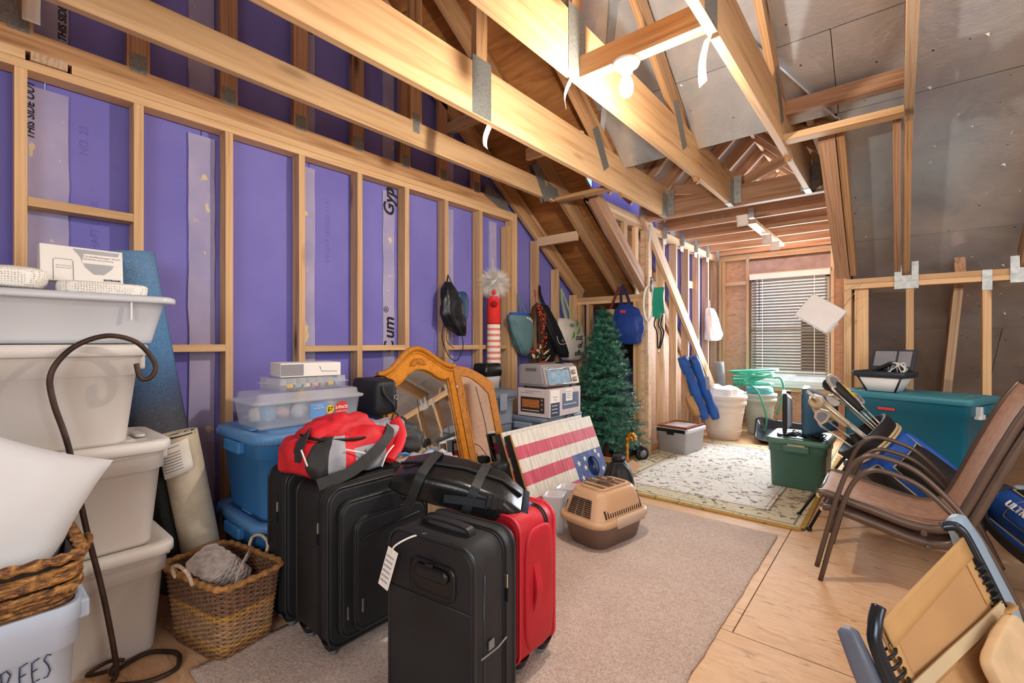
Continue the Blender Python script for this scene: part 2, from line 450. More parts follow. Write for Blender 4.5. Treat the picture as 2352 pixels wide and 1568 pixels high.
# roof deck: plywood to the left, foil-faced boards to the right, both slopes of the ridge
ce = struct('ceiling')
def deck(name, x0, x1, y0, y1, mat, th=.015):
    f = (lambda y: zd(y)) if y0 >= RIDGE-.001 else (lambda y: zd(2*RIDGE-y))
    c = Vector(((x0+x1)/2, (y0+y1)/2, (f(y0)+f(y1))/2))
    M = axes((0, 0, 0), (1, 0, 0), (0, y1-y0, f(y1)-f(y0)))
    L = math.hypot(y1-y0, f(y1)-f(y0)); w_ = x1-x0
    mb = MB().box(-w_/2+.002, w_/2-.002, -L/2+.002, L/2-.002, 0, th)
    o = put(name, mb, mat, ce, fix=False); M.translation = c; o.matrix_basis = M; return o
ysl = [RIDGE, 1.15, 2.16, 3.17, 3.62]
for i, (a, b) in enumerate(zip(ysl, ysl[1:])):
    for x0, x1 in (((-3.0, -1.78),) if i % 2 else ((-3.0, -2.36), (-2.36, -1.78))): deck('plywood_panel', x0, x1, a, b, MT['ply'])
    for x0, x1 in (((-1.78, -.3), (-.3, 1.9), (1.9, 3.7)) if i % 2 else ((-1.78, -1.18), (-1.18, 1.26), (1.26, 3.7))): deck('foil_panel', x0, x1, a, b, MT['foil'])
ysl = [3.62, 4.6, 5.6, 6.6, 7.4]
for i, (a, b) in enumerate(zip(ysl, ysl[1:])):
    deck('plywood_panel', -3.0, -2.16, a, b, MT['ply'])
    for x0, x1 in (((-.31, 1.26), (1.26, 3.7)) if i % 2 else ((-.31, .66), (.66, 3.7))): deck('foil_panel', x0, x1, a, b, MT['foil'])
ysl = [-3.7, -2.4, -1.1, RIDGE]
for a, b in zip(ysl, ysl[1:]):
    for x0, x1 in ((-3.0, 0), (0, 3.7)): deck('plywood_panel', x0, x1, a, b, MT['ply'])

# roof sheathing over both slopes, closing the joints
for y0, y1, x0, x1 in ((RIDGE, 3.64, -3.1, 3.8), (3.64, 7.5, -3.1, -2.18), (3.64, 7.5, -.33, 3.8), (-3.8, RIDGE, -3.1, 3.8)):
    o = deck('roof_sheathing', x0, x1, y0, y1, MT['dark'], .03); o.location.z += .03
put('eave_closure', MB().box(-3.1, -2.07, 7.4, 7.42, -.02, .5), MT['osb2'], ce)
put('eave_closure', MB().box(-.33, 3.7, 7.3, 7.32, -.02, .5), MT['osb2'], ce)
# torn bits of facing standing off the foil
rq = random.Random(17); fl_ = MB()
for i in range(150):
    x = rq.uniform(.1, 1.3) if i % 3 else rq.uniform(-1.7, .1); y = rq.uniform(1.2, 6.3) if x > -.25 else rq.uniform(1.2, 3.5)
    s_ = rq.uniform(.004, .013); c = Vector((x, y, zd(y)-.004)); a = rq.uniform(0, 6)
    p_ = [c+Vector((s_*math.cos(a+q), s_*math.sin(a+q)*.7, -.68*s_*math.sin(a+q)*.7)) for q in (0, 1.7, 3.5)]; p_[2] += Vector((0, -.006, -.010))
    fl_.add(p_, [(0, 1, 2)])
o = put('torn_facing', fl_, MT['paper'], ce, fix=False); o['kind'] = 'stuff'
# walls behind the camera
wr = struct('wall_right'); put('strand_board', MB().box(3.6, 3.62, -3.6, 7.4, 0, 5.2), MT['osb2'], wr)
for y in [i*.61-3.4 for i in range(14)]: lumber('stud', (3.55, y, 0), (3.55, y, 2.44), .038, .089, MT['pine'], wr, (1, 0, 0))
wf = struct('wall_front'); put('strand_board', MB().box(-3.0, 3.62, -3.62, -3.6, 0, 3), MT['osb2'], wf)
for x in [i*.61-2.6 for i in range(10)]: lumber('stud', (x, -3.55, 0), (x, -3.55, 2.2), .038, .089, MT['pine'], wf, (0, 1, 0))

# ---------------------------------------------------- trusses, parallel to the purple wall
def truss(x, label, chord_h, y_end, top_mat, kp=True, rafter=(RIDGE, 4.70), plates=True, wm=None):
    t = thing('roof_truss', label, 'truss', (x, 0, 2.44)); wm = wm or MT['pine2']
    lumber('bottom_chord', (x, -3.4, 2.44+chord_h/2), (x, y_end, 2.44+chord_h/2), .038, chord_h, top_mat, t)
    ya, yb = rafter
    lumber('top_chord', (x, ya, zu(ya)+.10), (x, yb, zu(yb)+.10), .038, .16, wm, t)
    ya = 2*RIDGE-4.2
    lumber('top_chord', (x, ya, zu(2*RIDGE-ya)+.075), (x, RIDGE, zu(RIDGE)+.075), .038, .13, wm, t)
    if kp:
        for y in (1.88, -1.5): lumber('web', (x, y, 2.44+chord_h), (x, y, zu(abs(y-RIDGE)+RIDGE)+.05), .038, .089, wm, t, (0, 1, 0))
    if plates:
        a, b = (.075, .16) if chord_h > .2 else (.025, .06)
        for sx in (-1, 1):
            put('gusset_plate', MB().box(-.001, .001, -a, a, -b, b), MT['plate'], t, (sx*.0202, 1.88, .165 if chord_h > .2 else .14))
        yj = 3.22
        M = axes((0, 0, 0), (0, 1, 0), (0, 0, 1)) 
        for sx in (-1, 1):
            put('gusset_plate', MB().box(-.001, .001, -.05, .05, -.16, .16), MT['plate'], t, (sx*.0202, yj, 2.44+chord_h-.03-2.44), (R(34), 0, 0))
    return t
tr = {}
tr[1] = truss(-2.885, 'gable end truss resting on the purple wall plates', .089, 3.36, MT['pine2'], False, plates=False, rafter=(RIDGE, 4.75))
for y in [-.2, .18, .585, .985, 1.39, 1.79, 2.19, 2.57, 2.96]:
    o = lumber('web', (-2.885, y, 2.529), (-2.885, y, zu(y)+.03), .089, .038, MT['red_pine'], tr[1], (1, 0, 0))
    put('gusset_plate', MB().box(0, .002, -.032, .032, 0, .09), MT['plate'], tr[1], (.0195, y, .075))
put('gusset_plate', MB().box(0, .002, -.16, .16, -.055, .055), MT['plate'], tr[1], (.0195, 3.22, .075), (R(-20), 0, 0))
put('gusset_plate', MB().box(0, .002, -.3, .18, 0, .2), MT['plate'], tr[1], (.0205, 0.0, .09))
tr[2] = truss(-2.37, 'second roof truss from the purple wall, its chord ending at a sloping rafter', .15, 3.42, MT['pine'], True)
put('gusset_plate', MB().box(0, .002, -.15, .02, -.045, .07), MT['plate'], tr[2], (.0202, 3.44, .05), (R(-10), 0, 0))
tr[3] = truss(-1.80, 'third roof truss from the purple wall with a big toothed plate and paper tag', .286, 4.58, MT['pine'], True, (RIDGE, 3.66))
tr[4] = truss(-1.185, 'fourth roof truss from the purple wall, left of the light bulb', .286, 4.58, MT['pine'], True, (RIDGE, 3.66))
tr[5] = truss(-.58, 'fifth roof truss from the purple wall, right of the light bulb', .286, 4.58, MT['pine'], True, (RIDGE, 3.66))
tr[6] = truss(.04, 'roof truss with pale weathered chord in front of the dark foil', .14, 3.44, MT['spruce'], False, (RIDGE, 4.70))
lumber('sister_rafter', (-.012, 3.55, zu(3.55)+.06), (-.012, 4.66, zu(4.66)+.06), .038, .12, MT['red_pine'], tr[6])
tr[7] = truss(.65, 'roof truss at the right picture edge', .14, 3.44, MT['spruce'], False, (RIDGE, 4.70))
# toothed hangers where chords meet the dormer header
for k in (3, 4, 5):
    t = tr[k]; x = t.location.x
    mb = MB().box(-.0225, -.0205, 4.44, 4.572, -.002, .22).box(.0205, .0225, 4.44, 4.572, -.002, .22).box(-.0225, .0225, 4.44, 4.572, -.003, -.001)
    mb.box(.0225, .085, 4.569, 4.572, .02, .27).box(-.06, -.0225, 4.569, 4.572, .02, .27)
    put('joist_hanger', mb, MT['galv'], t)
# blocking between trusses
def loose(name, label, cat, p0, p1, w_, h_, mat, up=(0, 0, 1), group=None):
    o = lumber(name, p0, p1, w_, h_, mat, None, up); return tag(o, label, cat, group)
loose('lumber_block', 'lumber block between trusses carrying the light bulb', 'lumber', (-1.166, 1.93, 2.50), (-.60, 1.93, 2.50), .06, .10, MT['pine2'])
loose('lumber_block', 'thick dark header block along the lower edge of the copper-lit foil', 'lumber', (-.56, 3.45, 2.70), (.02, 3.45, 2.70), .05, .09, MT['red_pine'])
loose('lumber_strut', 'flat lumber strut spanning between chords in front of the foil', 'lumber', (-.56, 3.37, 2.475), (.02, 3.37, 2.475), .089, .038, MT['pine'])
loose('lumber_strut', 'short flat lumber strut between second and third truss chords', 'lumber', (-2.35, 3.46, 2.46), (-1.82, 3.46, 2.46), .089, .03, MT['pine2'])
for y, z, a, b, lab in ((2.62, 2.95, -2.86, -2.39, 'wood block nailed between rafters left of the paper tag'), (3.02, 2.73, -2.35, -1.82, 'wood block nailed between rafters under the second paper tag'), (3.86, 2.22, -2.86, -2.39, 'pale wood block between rafters above the hanging bags')):
    loose('rafter_block', lab, 'lumber', (a, y, z), (b, y, z), .038, .089, MT['spruce'])

# ---------------------------------------------------- left knee wall and the rafters above it
kl = struct('wall_knee_left')
DX = -2.05
for z in (1.64, 1.68): lumber('top_plate', (WX, 4.66, z), (DX, 4.66, z), .089, .038, MT['pine'], kl)
for x in (-2.835, -2.72, -2.15, -2.105): lumber('stud', (x, 4.66, 0), (x, 4.66, 1.62), .038, .089, MT['pine'], kl, (0, 1, 0))
put('corner_post', MB().box(DX-.04, DX+.005, 4.62, 4.70, 0, 2.36), MT['spruce'], kl)
put('corner_post', MB().box(DX+.008, DX+.04, 4.64, 4.70, 0, 2.36), MT['spruce'], kl)
# rafters running down behind it
for x, lab in ((-2.62, 'doubled rafter between purple wall and tree'),): pass
lumber('jack_rafter', (DX-.02, 3.62, zu(3.62)+.075), (DX-.02, 4.68, zu(4.68)+.075), .076, .13, MT['red_pine'], kl)
for y in (3.95, 4.2, 4.45):
    lumber('cripple', (DX-.02, y, zu(y)+.14), (DX-.02, y, 2.36), .038, .07, MT['pine'], kl, (0, 1, 0))
# eave space behind the knee wall
lumber('eave_brace', (-2.5, 4.9, .05), (-2.5, 6.4, .7), .038, .14, MT['pine2'], kl)
lumber('eave_brace', (-2.25, 5.3, 0), (-2.25, 5.3, 1.3), .038, .09, MT['red_pine'], kl, (0, 1, 0))
put('eave_board', MB().box(-2.95, -2.1, 6.2, 6.22, 0, .9), MT['osb2'], kl)
put('blue_eave_panel', MB().box(-2.6, -2.58, 5.2, 6.1, 0, .95), MT['gyp'], kl)

# ---------------------------------------------------- dormer
dl = struct('wall_dormer_left')
lumber('top_plate', (DX-.045, 3.8, 2.38), (DX-.045, 7.2, 2.38), .089, .038, MT['spruce'], dl)
lumber('top_plate', (DX-.045, 3.8, 2.42), (DX-.045, 7.2, 2.42), .089, .038, MT['spruce'], dl)
lumber('top_plate', (DX-.045, 3.8, 2.46), (DX-.045, 4.6, 2.46), .089, .038, MT['spruce'], dl)
def zdiag(y): return 2.46-.85*(y-4.70)
for y in (4.80, 5.16, 5.55, 5.96, 6.36, 6.76, 7.12):
    lumber('stud', (DX-.045, y, 0), (DX-.045, y, 2.36), .038, .089, MT['spruce'], dl, (1, 0, 0))
lumber('diagonal_rafter', (DX+.022, 4.55, zdiag(4.55)-.07), (DX+.022, 7.05, zdiag(7.05)-.07), .038, .14, MT['spruce'], dl)
for y in (5.16, 5.96): lumber('blocking', (DX-.1, y+.02, 1.95), (DX-.1, y+.39, 1.95), .07, .09, MT['spruce'], dl)
for a, b in ((4.7, 5.31), (5.31, 5.92), (5.92, 6.53), (6.53, 7.2)):
    put('gypsum_panel', MB().prism([(a, zdiag(a)-.03), (b-.004, zdiag(b)-.03), (b-.004, 2.44), (a, 2.44)], 0, .02, lambda p, q, h: (DX-.12+h, p, q)), MT['gyp'], dl)
put('gypsum_panel', MB().box(DX-.12, DX-.1, 3.75, 5.6, 2.48, 2.75), MT['gyp'], dl)
put('back_panel', MB().box(DX-.15, DX-.135, 4.72, 7.2, 0, 2.44), MT['osb2'], dl)
put('back_panel', MB().prism([(3.62, zu(3.62)+.1), (4.72, zu(4.72)+.1), (4.72, 2.48), (3.62, 2.48)], 0, .012, lambda p, q, h: (DX-.15+h, p, q)), MT['osb2'], dl)
lumber('bottom_plate', (DX-.045, 4.72, .02), (DX-.045, 7.2, .02), .089, .038, MT['red_pine'], dl)
# hangers on the wall plate under each ceiling joist
JY = (4.62, 5.17, 5.72, 6.22, 6.70, 7.14)
for y in JY[1:]:
    put('joist_hanger', MB().box(DX, DX+.003, y-.05, y+.05, 2.30, 2.46).box(DX, DX+.04, y-.024, y-.021, 2.36, 2.52), MT['galv'], dl)
put('joist_hanger', MB().box(DX+.041, DX+.043, 4.645, 4.69, 2.25, 2.42), MT['galv'], dl)
# ceiling joists, the first a doubled header
for i, y in enumerate(JY):
    h_ = .19 if i == 0 else .14
    o = lumber('ceiling_joist', (DX-.08 if i else DX-.04, y, 2.44+h_/2), (-.30, y, 2.44+h_/2), .07 if i == 0 else .038, h_, MT['red_pine'], None)
    tag(o, ['doubled header beam carrying the truss hangers at dormer mouth', 'first ceiling joist of the dormer behind header', 'second ceiling joist of the dormer behind header', 'third ceiling joist of the dormer behind header', 'fourth ceiling joist of the dormer, next to last', 'last ceiling joist of the dormer above window wall'][i], 'joist', 'dormer ceiling joists')
lumber_t = thing('joist_bridging', 'pale wooden bridging strip under the dormer joists with paper tags', 'lumber', (-1.16, 4.7, 2.43))
put('strip', MB().box(-.045, .045, .5, 2.0, -.03, .004), MT['spruce'], lumber_t)
for y in (.05, 1.1, 1.55): put('paper_tag', MB().grid(lambda u, v: (-.03+u*.1, y+.03*math.sin(v*2), -.04-v*.1), 4, 4), MT['paper'], lumber_t, solid=.001)
put('bridging_hanger', MB().box(.0, .05, .38, .46, .0, .1), MT['galv'], lumber_t)
text('952-E  E2 BH', .06, MT['greyink'], None, axes((-1.5, 5.148, 2.51), (1, 0, 0), (0, 0, 1)), 'joist_stamp')
bpy.data.objects['joist_stamp'].parent = [o for o in COL.objects if o.name.startswith('ceiling_joist')][1]
_p = bpy.data.objects['joist_stamp'].parent
bpy.data.objects['joist_stamp'].matrix_basis = _p.matrix_basis.inverted() @ axes((-1.5, 5.1485, 2.51), (1, 0, 0), (0, 0, 1))
# dormer roof
dr = struct('ceiling_dormer')
RX, RZ = -1.18, 3.35
def dz(x): return 2.50+(RZ-2.50)*(1-abs(x-RX)/(RX-DX))
for i in range(9):
    y = 3.15+.42*i+.2*(i > 0)
    for s in (-1, 1):
        x0 = RX+s*(RX-DX)*.99
        if y < 3.6 and dz(x0) < zd(y): 
            f = .35; x0 = RX+s*(RX-DX)*f
        lumber('rafter', (x0, y, dz(x0)+.05), (RX, y, RZ+.05), .038, .12, MT['red_pine'], dr)
for s in (-1, 1):
    for a, b in ((3.62, 4.85), (4.85, 6.05), (6.05, 7.2)):
        x0 = RX+s*(RX-DX)*1.02
        q = [(x0, a, dz(x0)+.13), (x0, b, dz(x0)+.13), (RX, b, RZ+.13), (RX, a, RZ+.13)]
        mb = MB().add(q+[(x, y, z+.012) for x, y, z in q], [(0, 1, 2, 3), (7, 6, 5, 4), (0, 4, 5, 1), (1, 5, 6, 2), (2, 6, 7, 3), (3, 7, 4, 0)])
        put('foil_panel', mb, MT['foil'], dr)
for s in (-1, 1):     # valley: triangular infill of foil between main deck and dormer roof
    x0 = RX+s*(RX-DX)
    tip = (RX, 4.66-(RZ+.13-.17-1.70)/.68, RZ+.13)
    q = [(x0, 3.62, dz(x0)+.13), (RX, 3.62, RZ+.13), tip]
    put('foil_panel', MB().add(q, [(0, 1, 2)]), MT['foil'], dr, solid=.01)
lumber('ridge_board', (RX, 2.6, RZ+.06), (RX, 7.2, RZ+.06), .03, .14, MT['red_pine'], dr)
lumber('collar_tie', (-2.0, 4.72, 2.78), (-1.25, 4.72, 2.66), .038, .089, MT['red_pine'], dr)
lumber('collar_tie', (-1.2, 4.72, 2.66), (-.4, 4.72, 2.95), .038, .089, MT['red_pine'], dr)
# window wall
wb = struct('wall_back')
BY = 7.2
WX0, WX1, WZ0, WZ1 = -1.61, -.69, .61, 2.09
mb = MB()
for x0, x1, z0, z1 in ((DX-.1, WX0, 0, 3.4), (WX1, -.2, 0, 3.4), (WX0, WX1, 0, WZ0), (WX0, WX1, WZ1, 3.4)):
    put('strand_board', MB().box(x0, x1, BY+.09, BY+.105, z0, z1), MT['osb2'], wb)
for x in (DX+.03, DX+.075, WX0-.045, WX1+.03, WX1+.17, -.36):
    lumber('stud', (x, BY+.045, .04), (x, BY+.045, 2.36), .038, .089, MT['spruce'], wb, (0, 1, 0))
for z in (2.38, 2.42): lumber('top_plate', (DX, BY+.045, z), (-.3, BY+.045, z), .089, .038, MT['spruce'], wb)
lumber('header', (WX0-.03, BY+.03, 2.24), (WX1+.03, BY+.03, 2.24), .05, .17, plain('grey_stained_header', '#a08a86', .7, 0, .15, 12), wb)
lumber('header_plate', (WX0-.03, BY+.045, 2.13), (WX1+.03, BY+.045, 2.13), .089, .05, MT['spruce'], wb)
lumber('rough_sill', (WX0-.03, BY+.045, WZ0-.06), (WX1+.03, BY+.045, WZ0-.06), .089, .05, MT['spruce'], wb)
lumber('blocking', (DX+.09, BY+.045, 2.03), (WX0-.06, BY+.045, 2.03), .089, .05, MT['spruce'], wb)
lumber('bottom_plate', (DX, BY+.045, .02), (-.3, BY+.045, .02), .089, .038, MT['spruce'], wb)
for x in (-1.9, -1.66, -1.42, -1.18, -.94, -.7, -.46):     # gable above the joists
    lumber('gable_stud', (x, BY+.045, 2.46), (x, BY+.045, dz(x)+.05), .038, .089, MT['red_pine'], wb, (0, 1, 0))
for x in (WX0-.045, WX1+.03): put('strap', MB().box(x-.016, x+.016, BY-.003, BY, 2.32, 2.46), MT['galv'], wb)
# right side of the dormer, seen from its edge
dw = struct('wall_dormer_right')
put('strand_board', MB().prism([(4.75, 1.6), (7.2, 0), (7.2, 2.44), (4.75, 2.44)], 0, .012, lambda p, q, h: (-.33+h, p, q)), MT['osb2'], dw)
put('strand_board', MB().prism([(4.75, 0), (7.2, 0), (4.75, 1.59)], 0, .012, lambda p, q, h: (-.33+h, p, q)), MT['osb2'], dw)
for y in (5.1, 5.5, 5.9, 6.3, 6.7): lumber('stud', (-.352, y, 0), (-.352, y, 2.44), .03, .04, MT['spruce'], dw, (0, 1, 0))
lumber('trimmer_rafter', (-.355, 3.58, zu(3.58)+.09), (-.355, 4.68, zu(4.68)+.09), .09, .16, MT['red_pine'], dw)
lumber('trimmer_rafter', (-.285, 3.58, zu(3.58)+.1), (-.285, 4.68, zu(4.68)+.1), .04, .14, MT['pine2'], dw)
lumber('hip_strut', (-.47, 3.62, 2.75), (-.42, 4.6, 2.55), .038, .1, MT['spruce'], dw)

# ---------------------------------------------------- right knee wall in front of the foil slope
kr = struct('wall_knee_right')
for z in (1.64, 1.68): lumber('top_plate', (-.34, 4.66, z), (3.6, 4.66, z), .089, .038, MT['pine'], kr)
for x in (-.32, .06, .47, .88, 1.29, 1.7, 2.1, 2.5): lumber('stud', (x, 4.66, .04), (x, 4.66, 1.62), .045, .089, MT['pine'], kr, (0, 1, 0))
lumber('stud', (-.235, 4.69, .04), (-.235, 4.69, 1.62), .09, .038, MT['pine'], kr, (0, 1, 0))
lumber('bottom_plate', (-.34, 4.66, .02), (3.6, 4.66, .02), .089, .038, MT['pine'], kr)
for x in (.34,): 
    lumber('eave_rafter', (x, 4.70, zu(4.70)+.09), (x, 6.9, zu(6.9)+.09), .06, .14, MT['red_pine'], kr)
    lumber('eave_strut', (x-.12, 4.95, .02), (x, 4.85, 1.6), .05, .09, MT['spruce'], kr, (0, 1, 0))
lumber('eave_strut', (.70, 4.0, .06), (.70, 4.6, .3), .05, .09, MT['pine'], kr)
lumber('eave_strut', (.86, 4.2, .02), (.80, 4.4, .62), .06, .09, MT['pine'], kr)
lumber('eave_strut', (.62, 4.35, .04), (1.3, 4.35, .04), .09, .05, MT['pine2'], kr)
for x in (.04, .65):
    put('rafter_bracket', MB().box(x-.07, x+.07, 4.607, 4.613, 1.60, 1.70).box(x-.07, x-.026, 4.60, 4.613, 1.66, 1.78).box(x+.03, x+.07, 4.60, 4.613, 1.66, 1.80), MT['galv'], kr)
put('stud_strap', MB().box(.445, .495, 4.609, 4.613, 1.56, 1.70), MT['galv'], kr)

# ---------------------------------------------------- window and its blind
wi = struct('window_1')
gl = NT('window_glass'); gl.set(Transmission_Weight=1.0, Roughness=0, IOR=1.01, Base_Color=(1, 1, 1, 1)); MT['glass'] = gl.m
for x0, x1, z0, z1 in ((WX0, WX0+.05, WZ0, WZ1), (WX1-.05, WX1, WZ0, WZ1), (WX0, WX1, WZ0, WZ0+.05), (WX0, WX1, WZ1-.05, WZ1), (WX0, WX1, 1.33, 1.37)):
    put('window_frame', MB().box(x0, x1, BY+.04, BY+.09, z0, z1), MT['white'], wi, bevel=.003)
put('pane', MB().box(WX0+.05, WX1-.05, BY+.07, BY+.073, WZ0+.05, 1.33), MT['glass'], wi)
put('pane', MB().box(WX0+.05, WX1-.05, BY+.07, BY+.073, 1.37, WZ1-.05), MT['glass'], wi)
MT['sill'] = plain('pale_blue_sill', '#cfe0e2', .4, 0, .03)
put('window_sill', MB().box(WX0-.02, WX1+.02, BY-.03, BY+.05, WZ0-.03, WZ0), MT['sill'], wi, bevel=.003)
bl = thing('window_blind', 'tan slatted venetian blind lowered over the dormer window', 'blind', (-1.15, BY, WZ1))
MT['slat'] = plain('tan_faux_wood_slat', '#9c917c', .45, 0, .05)
put('headrail', MB().box(-.47, .47, -.045, .02, -.03, .045), MT['white'], bl, bevel=.004)
sl = MB().grid(lambda u, v: (-.44+.88*u, -.025+.05*v, .006*math.sin(PI*v)), 1, 4).mesh('slat'); sl.materials.append(MT['slat'])
nsl = 31
for i in range(nsl):
    o = bpy.data.objects.new('slat', sl); COL.objects.link(o); o.parent = bl
    o.location = (0, -.012, -.055-i*.0405); o.rotation_euler = (R(30), 0, 0)
    k = o.modifiers.new('solid', 'SOLIDIFY'); k.thickness = .003
put('bottom_rail', MB().box(-.44, .44, -.035, .01, -.07-nsl*.0405, -.05-nsl*.0405), MT['slat'], bl, bevel=.004)
for x in (-.305, .30):
    put('ladder_cord', MB().box(x-.004, x+.004, -.04, -.037, -1.32, -.03), MT['white'], bl)
put('tilt_wand', MB().tube([(-.345, -.05, -.04), (-.345, -.055, -.62)], .004, 6), MT['ink'], bl)
# outside: pale neighbouring house and ground
ho = thing('neighbour_house', 'pale house wall outside glimpsed below the blind', 'house', (-1.2, 13, -3))
put('facade', MB().box(-6, 6, 0, .3, 0, 6), plain('cream_siding', '#f1efe6', .7), ho)
put('roof', MB().prism([(-6.4, 6), (6.4, 6), (4, 8.5), (-4, 8.5)], -.2, 3, lambda a, b, h: (a, h, b)), plain('grey_shingle', '#8c8a88', .9), ho)
for x in (-3.5, -.7, 2.1):
    q = put('window', MB().box(x, x+1.1, -.03, .02, 3.4, 4.9), MT['white'], ho)
    put('pane', MB().box(x+.1, x+1.0, -.05, -.03, 3.5, 4.8), MT['dark'], q)
gr = struct('ground'); put('lawn', MB().box(-20, 20, 7.8, 30, -3.05, -3), plain('lawn_green', '#7f8f5a', .9), gr)

# ---------------------------------------------------- light bulb and loose paper tags
lb = thing('ceiling_lamp', 'bare glowing bulb in a round white porcelain holder on block', 'lamp', (-.94, 1.93, 2.447))
put('lamp_holder', MB().lathe([(.02, -.045), (.028, -.045), (.034, -.025), (.055, -.014), (.062, 0), (.0, 0)], 28), MT['white'], lb)
for a in (0.6, 3.7): put('screw', MB().lathe([(.005, -.012), (.006, -.0165), (.001, -.018)], 8, (.046*math.cos(a), .046*math.sin(a), 0)), MT['ink'], lb)
eb = NT('bulb_glass'); eb.set(Emission_Color=(1, .82, .55, 1), Emission_Strength=40.0); MT['bulb'] = eb.m
put('bulb', MB().lathe([(.012, -.045), (.016, -.06), (.026, -.08), (.032, -.105), (.03, -.13), (.02, -.148), (.001, -.155)], 20), MT['bulb'], lb)
def bulb_light(loc, p): lamp('bulb_light', 'POINT', loc, p, (1.0, .89, .76), size=.034)
bulb_light((-.94, 1.93, 2.19), 70)
lb_fill = thing('ceiling_lamp', 'added bare bulb outside the view giving fill light', 'lamp', (1.55, 1.93, 2.44))  # unseen fixture added to hold a fill light
put('lamp_holder', MB().lathe([(.02, -.045), (.028, -.045), (.034, -.025), (.055, -.014), (.062, 0), (.0, 0)], 20), MT['white'], lb_fill)
put('bulb', MB().lathe([(.012, -.045), (.026, -.08), (.032, -.105), (.02, -.148), (.001, -.155)], 16), MT['bulb'], lb_fill)
loose('lumber_block', 'added lumber block outside the view carrying the fill bulb', 'lumber', (1.28, 1.93, 2.50), (1.85, 1.93, 2.50), .06, .12, MT['pine2'])  # added with the unseen bulb, as its support
bulb_light((1.55, 1.93, 2.2), 14)  # weak added fill at the unseen fixture
for x, y, z, ln, rz, lab in ((-1.815, 1.98, 2.44, .12, .3, 'curled white paper tag under the third truss'), (-1.2, 1.88, 2.44, .12, .5, 'curled white paper tag under the fourth truss beside bulb'), (-.60, 1.98, 2.45, .20, .9, 'long curled paper tag hanging from the fifth truss'), (-2.80, .215, 2.69, .14, .1, 'white paper tag hanging at the upper left corner')):
    o = put('paper_tag', MB().grid(lambda u, v: ((u-.5)*.055, .03*math.sin(v*2.2), -v*ln), 3, 8), MT['paper'], None, (x, y, z), (0, 0, R(90)+rz if z < 2.6 else R(90)), solid=.0008)
    tag(o, lab, 'paper tag')
# ------------------------------------------------------------ storage totes
def tote(name, label, loc, rz, L, W, H, mb_, ml_, cat='storage bin', group=None, taper=.86, lid=True, rim=.02, ribs=0, handles=True, r=.06, hm=None, recess=True, th=None):
    t = thing(name, label, cat, loc, (0, 0, rz), group)
    lh = .035 if lid else 0
    b = MB().rr([(L*taper, W*taper, 0, r*.8), (L*taper*1.01, W*taper*1.01, .012, r*.9), (L*.95, W*.94, H-.115, r), (L*.985, W*.98, H-.11, r), (L*.985, W*.98, H-.055, r), (L*1.0, W*1.0, H-.05, r), (L*1.0, W*1.0, H-lh, r)], cap1=False)
    if not lid: b.rr([(L*1.0, W*1.0, H-lh, r), (L*.96, W*.95, H-lh, r), (L*taper*.97, W*taper*.97, .012, r*.8)], cap0=False)
    put('body', b, mb_, t)
    if lid:
        l_ = MB().rr([(L+rim*.6, W+rim*.6, H-.045, r), (L+rim*1.6, W+rim*1.6, H-.04, r+.01), (L+rim*1.6, W+rim*1.6, H-.012, r+.01), (L+rim, W+rim, H-.002, r), (L-.05, W-.05, H, r*.8), (L-.075, W-.075, H-.01, r*.7), (L-.16, W-.16, H-.012, r*.5), (L-.18, W-.18, H, r*.4)])
        lo = put('lid', l_, ml_, t)
        if recess:
            for s in (-1, 1): put('grip_dent', MB().rr([(.035, .12, H-.006, .015), (.03, .11, H+.004, .012)], M=Matrix.Translation((s*(L/2-.055), 0, 0))), ml_, lo)
        if ribs:
            q = rrect(L+rim*1.6, W+rim*1.6, r+.01, ribs)
            m = MB()
            for i in range(4):
                for k in range(ribs+1):
                    x, y = q[i*(ribs+1)+k]; m.tube([(x, y, H-.04), (x, y, H-.014)], .0022, 5)
            o = put('rib', m, ml_, lo); o['kind'] = 'stuff'
    if handles:
        for s in (-1, 1):
            put('handle', MB().box(s*L*.49, s*(L*.5+.028), -.09, .09, H-.10, H-.045), hm or mb_, t, bevel=.008)
    return t
def plastic(name, c, rough=.42, **k): return plain(name, c, rough, 0, .03, 3, .04, 300, **k)
MT['greybin'] = plastic('warm_grey_plastic', '#cfc9c2')
MT['greylid'] = plastic('pale_grey_plastic', '#dcd8d2')
GY = R(90)
gtl = 'tall stack of grey totes by the purple wall'
tote('storage_tote', 'bottom warm-grey lidded tote of the tall left stack', (-2.42, .235, 0), GY, .64, .44, .42, MT['greybin'], MT['greylid'], group=gtl)
tote('storage_tote', 'middle warm-grey lidded tote of the tall left stack', (-2.42, .225, .42), GY, .64, .44, .40, MT['greybin'], MT['greylid'], group=gtl)
tote('storage_tote', 'upper warm-grey lidded tote with flat lid under the clear bin', (-2.42, .13, .82), GY, .68, .46, .37, MT['greybin'], MT['greylid'], group=gtl, recess=False)
def clear(name, c, a=.55, rough=.25):
    k = NT(name); v = k.co(); k.col(k.ramp(k.noise(v, 5), [(.3, c), (.7, tuple(min(1, x*1.08) for x in lin(c)[:3]))]))
    k.set(Roughness=rough, Transmission_Weight=.0, Alpha=a, Specular_IOR_Level=.6); return k.m
MT['clear'] = clear('frosted_clear_plastic', '#dfe4ea', .72)
MT['clear2'] = clear('clear_plastic', '#e8ecf0', .42, .12)
MT['clear3'] = clear('thin_clear_plastic', '#eef0f2', .3, .1)
t = thing('underbed_bin', 'long frosted clear underbed bin on top of the grey tote stack', 'storage bin', (-2.44, .14, 1.19), (0, 0, GY))
put('body', MB().rr([(.72, .46, .003, .05), (.73, .47, .02, .06), (.80, .50, .165, .06), (.815, .515, .168, .06), (.79, .49, .168, .05), (.72, .46, .02, .05)], cap1=True), MT['clear'], t)
